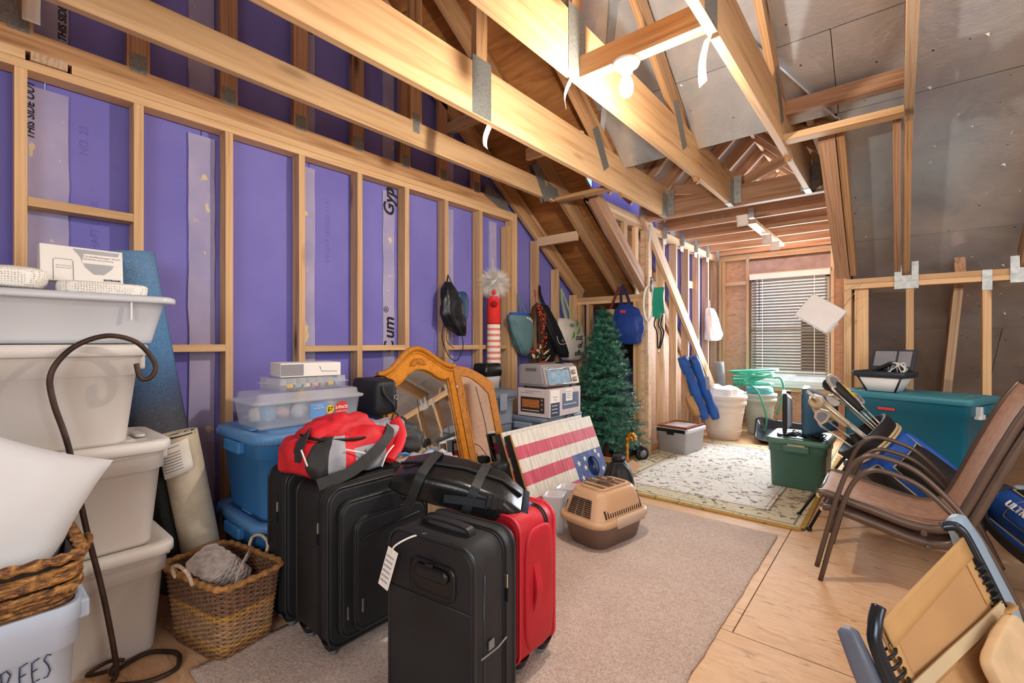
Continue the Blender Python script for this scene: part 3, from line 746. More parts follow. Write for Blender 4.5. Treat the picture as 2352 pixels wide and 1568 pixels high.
put('lid', MB().rr([(.85, .55, .155, .06), (.86, .56, .16, .065), (.86, .56, .175, .065), (.83, .53, .182, .05), (.8, .5, .178, .05)]), MT['clear'], t)
put('latch', MB().box(.28, .285, -.27, -.262, .09, .165), MT['clear'], t)
# mesh bags and product box on top
def m_mesh():
    k = NT('white_mesh_fabric'); v = k.co((1, 1, 1))
    ck = k.n('TexVoronoi'); ck.inputs['Scale'].default_value = 130; k.l(v, ck.inputs['Vector']); ck.inputs['Randomness'].default_value = .25
    k.col(k.ramp(ck.outputs['Distance'], [(.2, '#b9b2a6'), (.45, '#f4f1ea')])); k.set(Roughness=.9); k.bump(ck.outputs['Distance'], .5, .004); return k.m
MT['mesh'] = m_mesh()
def soft(c, rad, e=.6, amp=.03, fr=4, seed=0, nu=40, nv=24, M=None, midx=None, flatz=None):
    """superellipsoid with folds; midx(u,v)->material slot"""
    mb = MB(); sg = lambda x, p: math.copysign(abs(x)**p, x); vv = []
    for j in range(nv+1):
        th = PI*j/nv-PI/2
        for i in range(nu):
            ph = 2*PI*i/nu
            x = rad[0]*sg(math.cos(th), e)*sg(math.cos(ph), e); y = rad[1]*sg(math.cos(th), e)*sg(math.sin(ph), e); z = rad[2]*sg(math.sin(th), e)
            n_ = noise.noise(Vector((x*fr+seed, y*fr, z*fr)))+.5*noise.noise(Vector((x*fr*2.3+seed, y*fr*2.3, z*fr*2.3+5)))
            p = Vector((x, y, z)); p += p.normalized()*n_*amp if p.length else Vector()
            if flatz is not None and p.z < flatz: p.z = flatz
            if M is not None: p = M @ p
            vv.append(p+Vector(c))
    fs = []; ms = []
    for j in range(nv):
        for i in range(nu):
            fs.append((j*nu+i, j*nu+(i+1) % nu, (j+1)*nu+(i+1) % nu, (j+1)*nu+i)); ms.append(midx((i+.5)/nu, (j+.5)/nv) if midx else 0)
    b = len(mb.v); mb.v += [tuple(v) for v in vv]; mb.f += fs; mb.s += [True]*len(fs); mb.m += ms
    return mb
o = put('mesh_bag', soft((0, 0, 0), (.13, .13, .045), .55, .012, 9, 1, flatz=-.03), MT['mesh'], None, (-2.40, .09, 1.415), (0, 0, .1)); tag(o, 'puffed white mesh laundry bag at left on the clear bin', 'laundry bag')
o = put('mesh_bag', soft((0, 0, 0), (.10, .13, .026), .35, .006, 9, 2, flatz=-.02), MT['mesh'], None, (-2.36, .37, 1.396), (0, 0, -.05)); tag(o, 'flat folded white mesh laundry bag under the product box', 'laundry bag')
MT['boxwhite'] = plain('white_carton', '#ebe8e2', .55, 0, .03)
bx = thing('device_box', 'white medical device carton standing on folded mesh bag', 'box', (-2.41, .325, 1.427), (0, R(-6), R(4)))
put('carton', MB().box(-.045, 0, -.12, .12, 0, .135), MT['boxwhite'], bx, bevel=.002)
MT['fade'] = plain('soft_grey_print', '#a9abb0', .6, 0, .1)
F = lambda y, z: axes((.0012, y, z), (0, 1, 0), (0, 0, 1))
put('printed_curve', MB().prism([(-.03, .128), (.11, .128), (.10, .10), (.085, .06), (.06, .035), (.03, .034), (.005, .06), (-.01, .10)], 0, .0008, lambda a, b, h: (.0005+h, a, b)), MT['fade'], bx)
put('printed_patch', MB().prism([(-.005, .075), (.115, .075), (.115, .112), (.0, .112)], 0, .0008, lambda a, b, h: (.0012+h, a, b)), MT['boxwhite'], bx)
text('CardioMessenger Smart', .0115, MT['greyink'], bx, axes((.0025, .055, .102), (0, 1, 0), (0, 0, 1)), depth=.0002)
text('BIOTRONIK Home Monitoring', .007, MT['greyink'], bx, axes((.0025, .045, .091), (0, 1, 0), (0, 0, 1)), depth=.0002)
text('BIOTRONIK', .010, MT['ink'], bx, axes((.0025, .085, .014), (0, 1, 0), (0, 0, 1)), depth=.0002, bold=.0003)
put('printed_phone', MB().tube([(.001, -.085, .004), (.001, -.085, .078), (.001, -.08, .084), (.001, -.035, .084), (.001, -.03, .078), (.001, -.03, .004)], .0009, 4), MT['greyink'], bx)
put('printed_screen', MB().tube([(.001, -.077, .05), (.001, -.077, .059), (.001, -.037, .059), (.001, -.037, .05)], .0007, 4, closed=True), MT['greyink'], bx)

# near left: pale blue tote, hyacinth basket, pillow
MT['paleblue'] = plastic('pale_blue_plastic', '#bfd0e6')
t = tote('storage_tote', 'pale blue tote with TREES handwritten on its side', (-1.905, -.04, 0), GY, .54, .42, .50, MT['paleblue'], MT['paleblue'], lid=False, hm=MT['paleblue'], r=.05, taper=.88)
MT['marker'] = plain('blue_black_marker', '#24304f', .6, 0, .1)
sx = [[(0, 0), (.1, .02)], [(.05, .01), (.045, -.1)], ]
def strokes(parent, name, lets, mat, M, r=.0022):
    for l_ in lets:
        mb = MB()
        for st in l_:
            mb.tube([M @ Vector((a, b, 0)) for a, b in (spline([(p[0], p[1], 0) for p in st], 4) if False else st)], r, 5)
        put(name, mb, mat, parent)
T_ = [[(0, .07), (.05, .078)], [(.026, .074), (.03, 0)]]
R_ = [[(.07, .072), (.077, .0)], [(.068, .07), (.09, .075), (.105, .06), (.095, .042), (.074, .036), (.1, .018), (.125, .004)]]
E1 = [[(.17, .076), (.14, .07), (.138, .04), (.142, .008), (.172, .012)], [(.139, .042), (.162, .046)]]
E2 = [[(.215, .078), (.186, .07), (.186, .04), (.19, .012), (.218, .016)], [(.187, .044), (.208, .048)]]
S_ = [[(.262, .074), (.246, .08), (.234, .066), (.25, .048), (.258, .03), (.248, .014), (.232, .014)]]
strokes(t, 'handwritten_letter', [T_, R_, E1, E2, S_], MT['marker'], axes((.085, -.1985, .315), (1, 0, .0), (0, -.05, 1)) @ Matrix.Diagonal((.46, .9, 1, 1)), .0016)
def m_hy():
    k = NT('water_hyacinth_rope'); v = k.co((20, 20, 60))
    k.col(k.ramp(k.noise(v, 1.5, 4, .7, .8), [(.3, '#2c1c12'), (.45, '#6b4526'), (.6, '#b5803f'), (.75, '#dbb173')])); k.set(Roughness=.6)
    k.bump(k.noise(k.co((60, 60, 200)), 1, 3), .6, .006); return k.m
MT['hy'] = m_hy()
hb = thing('hyacinth_basket', 'chunky brown water hyacinth basket on the pale blue tote', 'basket', (-1.905, -.02, .47), (0, 0, GY))
def rope_ring(L, W, z, r, rad, n=10, twist=26, amp=.15, wob=.002, seed=0, th=8):
    ring = rrect(L, W, rad, n); pts = []; m = MB(); rr_ = []
    # resample
    P_ = [Vector((x, y, z)) for x, y in ring]; out = []
    for i in range(len(P_)):
        a, b = P_[i], P_[(i+1) % len(P_)]; k = max(1, int((b-a).length/.012))
        for j in range(k): out.append(a.lerp(b, j/k))
    for i, p in enumerate(out):
        p = p+Vector((0, 0, noise.noise(Vector((p.x*12+seed, p.y*12, z*30)))*wob)); pts.append(p); rr_.append(r*(1+amp*math.sin(i*2*PI/4.0)))
    return m.tube(pts, rr_, th, closed=True)
for i in range(9):
    z = .012+i*.0135
    if i in (4, 5, 6): continue
    put('rope_coil', rope_ring(.47+.004*i, .34+.004*i, z, .0085, .06, seed=i, wob=.004), MT['hy'], hb)
put('rope_rim', rope_ring(.51, .385, .152, .0135, .06, amp=.22, wob=.003), MT['hy'], hb)
put('lining', MB().rr([(.44, .31, .003, .05), (.47, .345, .15, .06)], cap1=False), MT['dark'], hb, solid=.004)
mb = MB(); rr2 = random.Random(5)
per = []
rg = rrect(.50, .37, .06, 8)
for i in range(len(rg)):
    a, b = Vector(rg[i]), Vector(rg[(i+1) % len(rg)]); n_ = max(1, int((b-a).length/.016))
    for j in range(n_): per.append((a.lerp(b, j/n_), (b-a).normalized()))
for i, (p, d) in enumerate(per):
    for row, s in ((0, 1), (1, -1)):
        c = Vector((p.x, p.y, .068+row*.027+rr2.uniform(-.003, .003))); dd = Vector((d.x, d.y, .32*s)).normalized()
        a = c-dd*.028; b = c+dd*.028
        mb.tube([a, c-dd*.01, c+dd*.012, b], [.003, .0095, .009, .003], 6)
o = put('braided_band', mb, MT['hy'], hb); o['kind'] = 'stuff'
put('handle_loop', MB().tube(spline([(.255, -.06, .09), (.285, -.03, .13), (.285, .03, .13), (.255, .06, .09)]), .009, 8), MT['hy'], hb)
MT['pillow'] = plain('white_cotton', '#d9dbdd', .9, 0, .02, 4, .15, 60, bd=.004)
def pillow(w_, h_, th, seed=0):
    def f(u, v, s):
        a = 2*u-1; b = 2*v-1; k = (1-abs(a)**3)*(1-abs(b)**3); k = max(k, 0)**.55
        pin = 1-.10*(1-abs(a)**2)*(abs(b)**2); pin2 = 1-.10*(1-abs(b)**2)*(abs(a)**2)
        n_ = noise.noise(Vector((a*2+seed, b*2, s)))*.012*k
        return (a*w_/2*pin2, b*h_/2*pin, s*(th/2*k+n_))
    mb = MB(); mb.grid(lambda u, v: f(u, v, 1), 24, 24); mb.grid(lambda u, v: f(u, v, -1), 24, 24); return mb
o = put('throw_pillow', pillow(.44, .44, .17, 3), MT['pillow'], None, (-1.93, .075, .735)); tag(o, 'plump white throw pillow resting in the hyacinth basket', 'pillow')
o.matrix_basis = axes((-1.905, .055, .73), (-.10, .80, -.45), (-.30, .40, .85))

# shepherd's hook
MT['iron'] = plain('rusty_wrought_iron', '#4a3a33', .55, .6, .4, 14, .2, 80)
sh = thing('shepherds_hook', 'rusty iron shepherd hook leaning beside the grey totes', 'garden hook', (-2.12, .36, 0))
path = [(0, .0, .01), (.0, .01, .06), (0, -.025, .323), (0, -.069, .569), (0, -.112, .847), (0, -.148, 1.0), (0, -.155, 1.09), (0, -.12, 1.16), (0, -.067, 1.203), (0, 0, 1.22), (0, .073, 1.192), (0, .122, 1.115), (0, .108, 1.068), (0, .078, 1.067), (0, .066, 1.12)]
put('rod', MB().tube(spline(path, 7), .0085, 8), MT['iron'], sh)
put('foot_prong', MB().tube(spline([(.03, .19, .012), (-.02, .18, .012), (-.085, .12, .012), (-.07, .05, .012), (-.01, .0, .03), (0, .005, .06)], 6), .0085, 8), MT['iron'], sh)
put('foot_prong', MB().tube(spline([(.03, .19, .012), (.10, .16, .012), (.10, .08, .012), (.04, .0, .014)], 6), .0085, 8), MT['iron'], sh)
put('foot_prong', MB().tube(spline([(.0, -.005, .05), (-.05, -.06, .04), (-.075, .0, .045), (-.07, .045, .03)], 6), .007, 8), MT['iron'], sh)

# rolled rugs leaning on the wall
def m_roll():
    k = NT('blue_to_charcoal_woven_rug'); v = k.co()
    se = k.n('SeparateXYZ'); tc = k.n('TexCoord'); k.l(tc.outputs['Object'], se.inputs[0])
    st = k.noise(k.co((9, 9, 90)), 1, 3, .6)
    f = k.math('ADD', se.outputs[2], k.math('MULTIPLY', k.math('SUBTRACT', st, .5), .22))
    mr = k.n('MapRange'); mr.inputs[1].default_value = .0; mr.inputs[2].default_value = 1.7; k.l(f, mr.inputs[0])
    c = k.ramp(mr.outputs[0], [(.0, '#6d6f76'), (.50, '#595d66'), (.585, '#4f6f98'), (.70, '#5b90c4'), (.9, '#6f9cc6')])
    ck = k.n('TexBrick'); ck.inputs['Scale'].default_value = 60; ck.inputs['Color1'].default_value = (1, 1, 1, 1); ck.inputs['Color2'].default_value = (.55, .55, .55, 1); ck.inputs['Mortar'].default_value = (.1, .1, .1, 1)
    k.l(k.co((1.4, 1.4, 2), rnd=False), ck.inputs['Vector'])
    n2 = k.noise(k.co((160, 160, 260)), 1, 2)
    c = k.mix(.5, c, k.mix(1.0, c, k.ramp(n2, [(.35, '#606060'), (.65, '#ffffff')]), 'MULTIPLY')); k.col(c)
    k.set(Roughness=.85); k.bump(n2, .6, .004); return k.m
rl = thing('rolled_rug', 'tall rolled rug fading from blue to charcoal leaning on wall', 'rug', (-2.725, .745, 0))
rl.rotation_euler = (R(9.0), R(0), 0)
def spiral(r0, r1, turns, L, n=70, z0=0):
    mb = MB(); rs = []
    pts = []
    for i in range(n+1):
        a = 2*PI*turns*i/n; r = r0+(r1-r0)*i/n; pts.append((r*math.cos(a), r*math.sin(a)))
    return mb.grid(lambda u, v: (pts[round(u*n)][0], pts[round(u*n)][1], z0+v*L), n, 14)
put('roll', spiral(.03, .118, 3.2, 1.62), m_roll(), rl, solid=.012)
MT['jute'] = plain('beige_rug_backing', '#c9bda6', .95, 0, .08, 20, .5, 300)
MT['blackpile'] = plain('black_rug_pile', '#2b2c2b', .95, 0, .4, 160, .8, 200, bd=.006)
r2 = thing('rolled_rug', 'short rolled rug with beige backing and a paper label', 'rug', (-2.45, .765, 0)); r2.rotation_euler = (R(8), R(-5), R(10))
put('roll', spiral(.02, .088, 2.6, .80, 60), MT['jute'], r2, solid=.010)
put('pile_edge', MB().tube([(-.045, -.082, .0), (-.045, -.082, .79)], .022, 8), MT['blackpile'], r2)
put('pile_core', MB().lathe([(.03, .79), (.08, .79), (.079, .795), (.03, .795)], 20), MT['blackpile'], r2)
lbm = MB().grid(lambda u, v: (.0955*math.cos(-1.25+u*1.25), .0955*math.sin(-1.25+u*1.25), .62+v*.14+.02*u), 12, 4); lbo = put('paper_label', lbm, MT['paper'], r2, solid=.001)
for i in range(9):
    z = .745-i*.0125
    put('print_line', MB().tube([(.0968*math.cos(-1.15+q*.11), .0968*math.sin(-1.15+q*.11), z+.02*(.1+q*.09)) for q in range(8 if i != 1 else 4)], .0016 if i != 1 else .004, 4), MT['greyink'], lbo)

# ------------------------------------------------------------ wicker wastebasket with small basket inside
def m_wick():
    k = NT('woven_seagrass'); se = k.n('SeparateXYZ'); tc = k.n('TexCoord'); k.l(tc.outputs['Object'], se.inputs[0])
    mr = k.n('MapRange'); mr.inputs[2].default_value = .32; k.l(se.outputs[2], mr.inputs[0])
    c = k.ramp(mr.outputs[0], [(0, '#8a6240'), (.13, '#a87a4c'), (.15, '#c99a58'), (.2, '#c99a58'), (.22, '#bd976f'), (.5, '#b98f66'), (.52, '#cf9c4e'), (.57, '#cf9c4e'), (.59, '#8f6a4e'), (.9, '#8a6347'), (1, '#a9794a')])
    n_ = k.noise(k.co((40, 40, 120)), 1, 3, .7)
    k.col(k.mix(.75, c, k.mix(1.0, c, k.ramp(n_, [(.3, '#5a5048'), (.65, '#ffffff')]), 'MULTIPLY'))); k.set(Roughness=.75); return k.m
MT['wick'] = m_wick()
def ring_pts(L, W, rad, n, step):
    rg_ = [Vector((x, y, 0)) for x, y in rrect(L, W, rad, n)]; tot = sum((rg_[i]-rg_[i-1]).length for i in range(len(rg_)))
    N = max(8, int(tot/step)); N += N % 2; out = []; d = 0; i = 0; acc = 0
    seg = [(rg_[k], rg_[(k+1) % len(rg_)]) for k in range(len(rg_))]
    for k in range(N):
        tgt = tot*k/N
        while acc+(seg[i][1]-seg[i][0]).length < tgt: acc += (seg[i][1]-seg[i][0]).length; i += 1
        a, b = seg[i]; f = (tgt-acc)/max((b-a).length, 1e-6); p = a.lerp(b, f); t_ = (b-a).normalized(); out.append((p, Vector((t_.y, -t_.x, 0))))
    return out
def weave(fn, rows, z0, z1, stakes, r, amp, N=None):
    """fn(z)->list of (point, outward normal); weavers pass in and out of the stakes"""
    mb = MB()
    for j in range(rows):
        z = z0+(z1-z0)*j/(rows-1); ps = fn(z); n_ = len(ps); pts = []
        for i, (p, nn) in enumerate(ps):
            ph = PI*stakes*i/n_+PI*(j % 2)
            pts.append(p+nn*amp*math.cos(ph)+Vector((0, 0, z)))
        mb.tube(pts, r, 5, closed=True)
    return mb
wk = thing('wicker_wastebasket', 'tapered brown wicker wastebasket on the floor by the suitcases', 'basket', (-2.115, .705, 0), (0, 0, R(11)))
def wf_(z): f = z/.30; return ring_pts(.33+.10*f, .20+.055*f, .03+.03*f, 5, .009)
o = put('weave', weave(wf_, 32, .006, .288, 46, .0052, .0042), MT['wick'], wk); o['kind'] = 'stuff'
mb = MB()
b0, b1 = wf_(.0), wf_(.3)
for k in range(46):
    p0 = b0[int(k*len(b0)/46)]; p1 = b1[int(k*len(b1)/46)]
    mb.tube([p0[0]+Vector((0, 0, .0)), p1[0]+Vector((0, 0, .29))], .0035, 5)
o = put('stakes', mb, MT['wick'], wk); o['kind'] = 'stuff'
put('rim', rope_ring(.44, .265, .297, .0115, .06, amp=.25, wob=.004), plain('orange_rope', '#a87843', .7, 0, .4, 60, .5, 200), wk)
put('bottom', MB().rr([(.32, .21, .002, .03), (.32, .21, .008, .03)]), MT['wick'], wk)
for y, s in ((.145, 1), (-.145, -1)):
    put('handle', MB().tube(spline([(-.06, y, .29), (-.055, y+s*.012, .335), (0, y+s*.016, .355), (.055, y+s*.012, .335), (.06, y, .29)], 5), .007, 7), plain('pale_rope', '#cdb79c', .8, 0, .3, 90, .4, 200), wk)
MT['greywick'] = plain('white_washed_wicker', '#b9aca2', .8, 0, .25, 50, .3, 120)
sb = thing('wicker_basket', 'small white-washed wicker basket lying inside the wastebasket', 'basket', (-2.14, .70, .235), (R(28), R(12), R(16)))
def sf_(z): f = z/.10; return ring_pts(.17+.05*f, .12+.04*f, .035, 5, .010)
o = put('weave', weave(lambda z: sf_(.10-z), 11, .0, .10, 26, .0062, .003), MT['greywick'], sb); o['kind'] = 'stuff'
put('base', MB().rr([(.15, .11, .098, .03), (.17, .12, .104, .03)]), MT['greywick'], sb)
for q in range(5):
    put('handle_strand', MB().tube(spline([(.06, .075+q*.003, .03), (.09, .10+q*.003, .09), (.15, .06, .15), (.185, -.02, .12), (.185, -.05+q*.003, .03)], 6), .0035, 6), MT['greywick'], sb)
# ------------------------------------------------------------ carpet and rug
cp = MB(); nx, ny = 60, 90
X0, X1, Y0, Y1 = -1.98, -.575, .55, 3.24
def cf(u, v):
    x = X0+(X1-X0)*u; y = Y0+(Y1-Y0)*v
    if u > .999: x += noise.noise(Vector((y*9, 0, 0)))*.006+noise.noise(Vector((y*40, 0, 0)))*.003
    if v > .999: y += noise.noise(Vector((x*11, 3, 0)))*.006
    return (x, y, .011+noise.noise(Vector((x*1.3, y*1.3, 0)))*.002)
cp.grid(cf, nx, ny)
o = put('carpet_remnant', cp, MT['carpet'], None, fix=False); k = o.modifiers.new('solid', 'SOLIDIFY'); k.thickness = .010; k.offset = -1
tag(o, 'beige cut-pile carpet remnant with frayed edge in the room middle', 'carpet')
def m_rug():
    k = NT('floral_wool_rug'); v = k.co()
    c = k.ramp(k.noise(v, 40, 3), [(.3, '#e6e2d8'), (.7, '#f8f5ee')])
    # border from the distance to the edge (the rug is centred on its origin)
    se = k.n('SeparateXYZ'); tc = k.n('TexCoord'); k.l(tc.outputs['Object'], se.inputs[0])
    dx = k.math('SUBTRACT', .80, k.math('ABSOLUTE', se.outputs[0])); dy = k.math('SUBTRACT', 1.25, k.math('ABSOLUTE', se.outputs[1]))
    d = k.math('MINIMUM', dx, dy)
    c = k.mix(k.ramp(d, [(.24, (1, 1, 1)), (.26, (0, 0, 0))]), c, '#dcd2b4')
    for a, b in ((.055, .07), (.235, .25), (.27, .275)):
        m = k.math('MULTIPLY', k.math('GREATER_THAN', d, a), k.math('LESS_THAN', d, b)); c = k.mix(k.math('MULTIPLY', m, .75), c, '#6d6550')
    c = k.mix(k.math('LESS_THAN', d, .03), c, '#c09a55')
    # vines and blossoms
    wv = k.n('TexNoise'); wv.inputs['Scale'].default_value = 5; wv.inputs['Detail'].default_value = 2; wv.inputs['Distortion'].default_value = 1.2; k.l(v, wv.inputs['Vector'])
    ln = k.ramp(k.math('ABSOLUTE', k.math('SUBTRACT', wv.outputs['Fac'], .5)), [(.006, (1, 1, 1)), (.014, (0, 0, 0))]); c = k.mix(k.math('MULTIPLY', ln, .7), c, '#55604a')
    for sc_, th, col_, sd in ((7.5, .17, '#9a5148', 0), (9.5, .15, '#3d4456', 3.3), (12, .13, '#7e7a52', 7.7), (16, .11, '#40382f', 9.1)):
        vo = k.n('TexVoronoi'); vo.inputs['Scale'].default_value = sc_; mp = k.n('Mapping'); mp.inputs['Location'].default_value = (sd, sd*.7, 0)
        nz = k.n('TexNoise'); nz.inputs['Scale'].default_value = 38; k.l(v, nz.inputs['Vector'])
        k.l(v, mp.inputs['Vector']); k.l(mp.outputs[0], vo.inputs['Vector'])
        dd = k.math('ADD', vo.outputs['Distance'], k.math('MULTIPLY', k.math('SUBTRACT', nz.outputs['Fac'], .5), .38))
        c = k.mix(k.math('MULTIPLY', k.math('LESS_THAN', dd, th), .8), c, col_)
    k.col(c); k.set(Roughness=.95, Specular_IOR_Level=.1); k.bump(k.noise(v, 200, 2), .5, .006); return k.m
o = put('area_rug', MB().rr([(1.60, 2.5, 0, .05), (1.605, 2.505, .008, .05), (1.59, 2.49, .014, .05)], n=4), m_rug(), None, (-1.262, 4.672, .001), fix=True)
tag(o, 'cream floral wool rug with gold border leading to the window', 'rug')

# ------------------------------------------------------------ blue totes by the mirror
MT['bluebin'] = plastic('denim_blue_plastic', '#3f7fb8')
MT['bluelid'] = plastic('denim_blue_lid', '#5f93c6')
tote('storage_tote', 'lower denim-blue tote standing on floor behind suitcases', (-2.42, 1.165, 0), GY, .60, .56, .385, MT['bluebin'], MT['bluelid'], ribs=14, group='stacked blue totes', r=.09)
tote('storage_tote', 'upper denim-blue tote with ribbed lid carrying clear boxes', (-2.42, 1.165, .385), GY, .60, .56, .395, MT['bluebin'], MT['bluelid'], ribs=14, group='stacked blue totes', r=.09)
cbx = thing('clear_storage_box', 'long clear plastic box full of trinkets on the blue tote', 'storage box', (-2.42, 1.17, .783), (0, 0, GY))
put('body', MB().rr([(.50, .26, 0, .03), (.515, .275, .012, .035), (.545, .30, .125, .035), (.55, .305, .125, .035)], cap1=False), MT['clear2'], cbx)
put('lid', MB().rr([(.57, .325, .118, .035), (.575, .33, .124, .035), (.575, .33, .132, .035), (.53, .29, .140, .035), (.52, .28, .165, .03), (.50, .26, .170, .03)]), MT['clear3'], cbx)
rr3 = random.Random(11)
trc = [plain('trinket_'+n_, c, .5) for n_, c in (('white', '#e8e4dc'), ('blue', '#9cc0dc'), ('grey', '#a8a8b0'), ('pink', '#e4b8b0'), ('teal', '#7fb8b0'))]
for i in range(14):
    x = -.21+.032*i+rr3.uniform(-.01, .01); y = rr3.uniform(-.08, .06)
    o = put('trinket', soft((0, 0, 0), (rr3.uniform(.03, .05), rr3.uniform(.03, .045), rr3.uniform(.025, .045)), rr3.choice((.5, .9)), .006, 20, i, 14, 8), trc[i % 5], cbx, (x*.95, y, .06+rr3.uniform(0, .015)), (rr3.uniform(-.5, .5), rr3.uniform(-.5, .5), rr3.uniform(0, 3)))
sk = put('sticker', MB().prism([(-.10, .03), (-.005, .03), (0, .07), (-.005, .105), (-.10, .105)], 0, .001, lambda a, b, h: (a+.08, -.1525-h+(.125-b)*.12, b)), plain('blue_sticker', '#6f9fd6', .5), cbx)
MT['yellow'] = plain('yellow_print', '#f0c832', .5); MT['redprint'] = plain('red_print', '#d8403c', .5)
star = lambda n_, r0, r1: [((r0 if i % 2 else r1)*math.cos(PI*i/n_), (r0 if i % 2 else r1)*math.sin(PI*i/n_)) for i in range(2*n_)]
FB = lambda x, z, h=.0: axes((x, -.1555-h+(.125-z)*.12, z), (1, 0, 0), (0, -.12, 1))
def flat(name, poly, mat, parent, M, th=.0008): return put(name, MB().prism(poly, 0, th).xf(M), mat, parent)
flat('price_disc', star(12, .022, .022), MT['yellow'], cbx, FB(.085, .066)); text('$7', .03, MT['ink'], cbx, FB(.085, .066, .001), depth=.0004, bold=.0006)
flat('burst', star(16, .035, .04), MT['redprint'], cbx, FB(.15, .066)); text('2-PACK', .022, MT['paper'], cbx, FB(.15, .071, .001), depth=.0004, bold=.0006); text('A GREAT VALUE', .009, MT['paper'], cbx, FB(.15, .05, .001), depth=.0004)
text('Sweater\nStorage Box', .012, MT['paper'], cbx, FB(.025, .085, .001), depth=.0004)
og = thing('parts_organizer', 'clear divided organizer case on the long clear box', 'storage box', (-2.44, 1.20, .955), (0, 0, R(93)))
put('case', MB().rr([(.36, .22, 0, .012), (.365, .225, .03, .012), (.385, .245, .03, .014), (.385, .245, .034, .014), (.365, .225, .034, .012), (.36, .22, .062, .012)]), MT['clear3'], og)
for i in range(7): put('divider', MB().box(-.15+i*.05, -.1485+i*.05, -.10, .10, .004, .055), MT['clear2'], og)
for i in range(7): put('craft_piece', soft((0, 0, 0), (.018, .012, .010), .5, .002, 30, i, 12, 8), [MT['yellow'], trc[1], trc[0], trc[3], trc[2]][i % 5], og, (-.125+i*.045, -.085, .02))
wbx = thing('small_carton', 'small white cardboard carton with taped flap on the organizer', 'box', (-2.44, 1.21, 1.02), (0, 0, R(80)))
put('carton', MB().box(-.15, .15, -.10, .10, 0, .07), MT['boxwhite'], wbx, bevel=.003)
put('printed_panel', MB().box(-.148, -.04, -.1012, -.1004, .006, .064), MT['greyink'], wbx)
put('flap_slit', MB().tube([(.04, -.1008, .05), (.05, -.1008, .025), (.13, -.1008, .022)], .0012, 4), MT['ink'], wbx)
# black organiser bag beside it
MT['blacknylon'] = plain('black_nylon', '#17191d', .55, 0, .25, 8, .25, 260)
MT['blackvinyl'] = plain('black_vinyl', '#16181a', .28, 0, .2, 5, .15, 30, bd=.01)
MT['zip'] = plain('zipper_tape', '#0d0e10', .6, 0, .1); MT['chrome'] = plain('bright_metal', '#d6d4ce', .22, .95, .05)
bb = thing('shoulder_bag', 'black zippered organiser bag at the end of the blue tote lid', 'bag', (-2.36, 1.575, .783), (0, 0, R(84)))
put('body', soft((0, 0, .10), (.075, .15, .105), .35, .008, 9, 4), MT['blacknylon'], bb)
put('front_pocket', soft((.055, -.02, .085), (.03, .115, .075), .35, .006, 9, 6, 24, 16), MT['blackvinyl'], bb)
put('zipper', MB().tube(spline([(.045, -.13, .03), (.05, -.135, .16), (.05, -.05, .207), (.05, .08, .205), (.05, .13, .16)], 6), .004, 6), MT['zip'], bb)
put('strap', MB().tube(spline([(-.03, -.15, .17), (-.02, -.165, .12), (.03, -.168, .06), (.05, -.15, .02)], 6), .008, 6), MT['blacknylon'], bb)
put('ring', MB().tube([(.06+.012*math.cos(a*PI/6), -.15, .10+.012*math.sin(a*PI/6)) for a in range(12)], .002, 6, closed=True), MT['chrome'], bb)

# ------------------------------------------------------------ oak tri-fold mirror
mr_ = NT('silvered_mirror'); mr_.set(Metallic=1.0, Roughness=.03, Base_Color=(.86, .87, .87, 1)); MT['mirror'] = mr_.m
mi = thing('trifold_mirror', 'honey oak dresser mirror with arched top and folded side wing', 'mirror', (-2.25, 2.03, 0))
mi.rotation_euler = (R(2.5), R(-13), 0)
def frame_ring(outer, inner, th):
    n_ = len(outer); mb = MB(); vv = []
    for h in (0, th):
        vv += [(h, a, b) for a, b in outer]+[(h, a, b) for a, b in inner]
    fs = []
    for i in range(n_):
        j = (i+1) % n_
        fs += [(2*n_+i, 2*n_+j, 3*n_+j, 3*n_+i), (i, n_+i, n_+j, j), (i, j, 2*n_+j, 2*n_+i), (n_+i, 3*n_+i, 3*n_+j, n_+j)]
    return mb.add(vv, fs)
def arch(y): # outer top of centre panel, y in [-.3,.3]
    a = abs(y)/.30
    return 1.045+.145*(math.cos(PI*min(a/.92, 1))*.5+.5)
def inner(y):
    a = abs(y)/.245; return .955+.085*(math.cos(PI*min(a, 1))*.5+.5)+(-.012*math.sin(PI*min(1, max(0, (a-.45)/.55))) if a > .45 else 0)
N_ = 28
ot = [(-.30, .02), (.30, .02)]+[(.30-.6*i/N_, arch(.30-.6*i/N_)) for i in range(N_+1)]
it = [(-.245, .085), (.245, .085)]+[(.245-.49*i/N_, inner(.245-.49*i/N_)) for i in range(N_+1)]
put('frame', frame_ring(ot, it, .028), MT['oak'], mi, bevel=.004)
put('crown_moulding', MB().tube([(.03, .325-.65*i/30, arch((.325-.65*i/30)*.92)-.012) for i in range(31)], .017, 8).tube([(.026, .315-.63*i/30, arch((.315-.63*i/30)*.92)-.042) for i in range(31)], .010, 8), MT['oak'], mi)
put('inner_bead', MB().tube([(.027, a, b) for a, b in it], .006, 6, closed=True), MT['oak'], mi)
shell = MB()
for i in range(11):
    an = PI*(i/10); c, s = math.cos(an), math.sin(an)
    shell.tube([(.029, .012*c, 1.068+.008*s), (.033, .045*c, 1.068+.028*s), (.029, .072*c, 1.068+.044*s)], [.003, .0075, .004], 6)
put('shell_carving', shell, MT['oak'], mi)
put('mirror_glass', MB().prism([(a*1.01, b+(.004 if b > .5 else -.004)) for a, b in it], .010, .013, lambda a, b, h: (h, a, b)), MT['mirror'], mi)
put('backboard', MB().prism([(a*.98, b-.015 if b > .5 else b+.01) for a, b in ot], -.006, .0, lambda a, b, h: (h, a, b)), MT['dark'], mi)
for s in (-1,): put('left_wing_edge', MB().box(-.02, .0, -.31, .28, .02, .98), MT['oak'], mi)
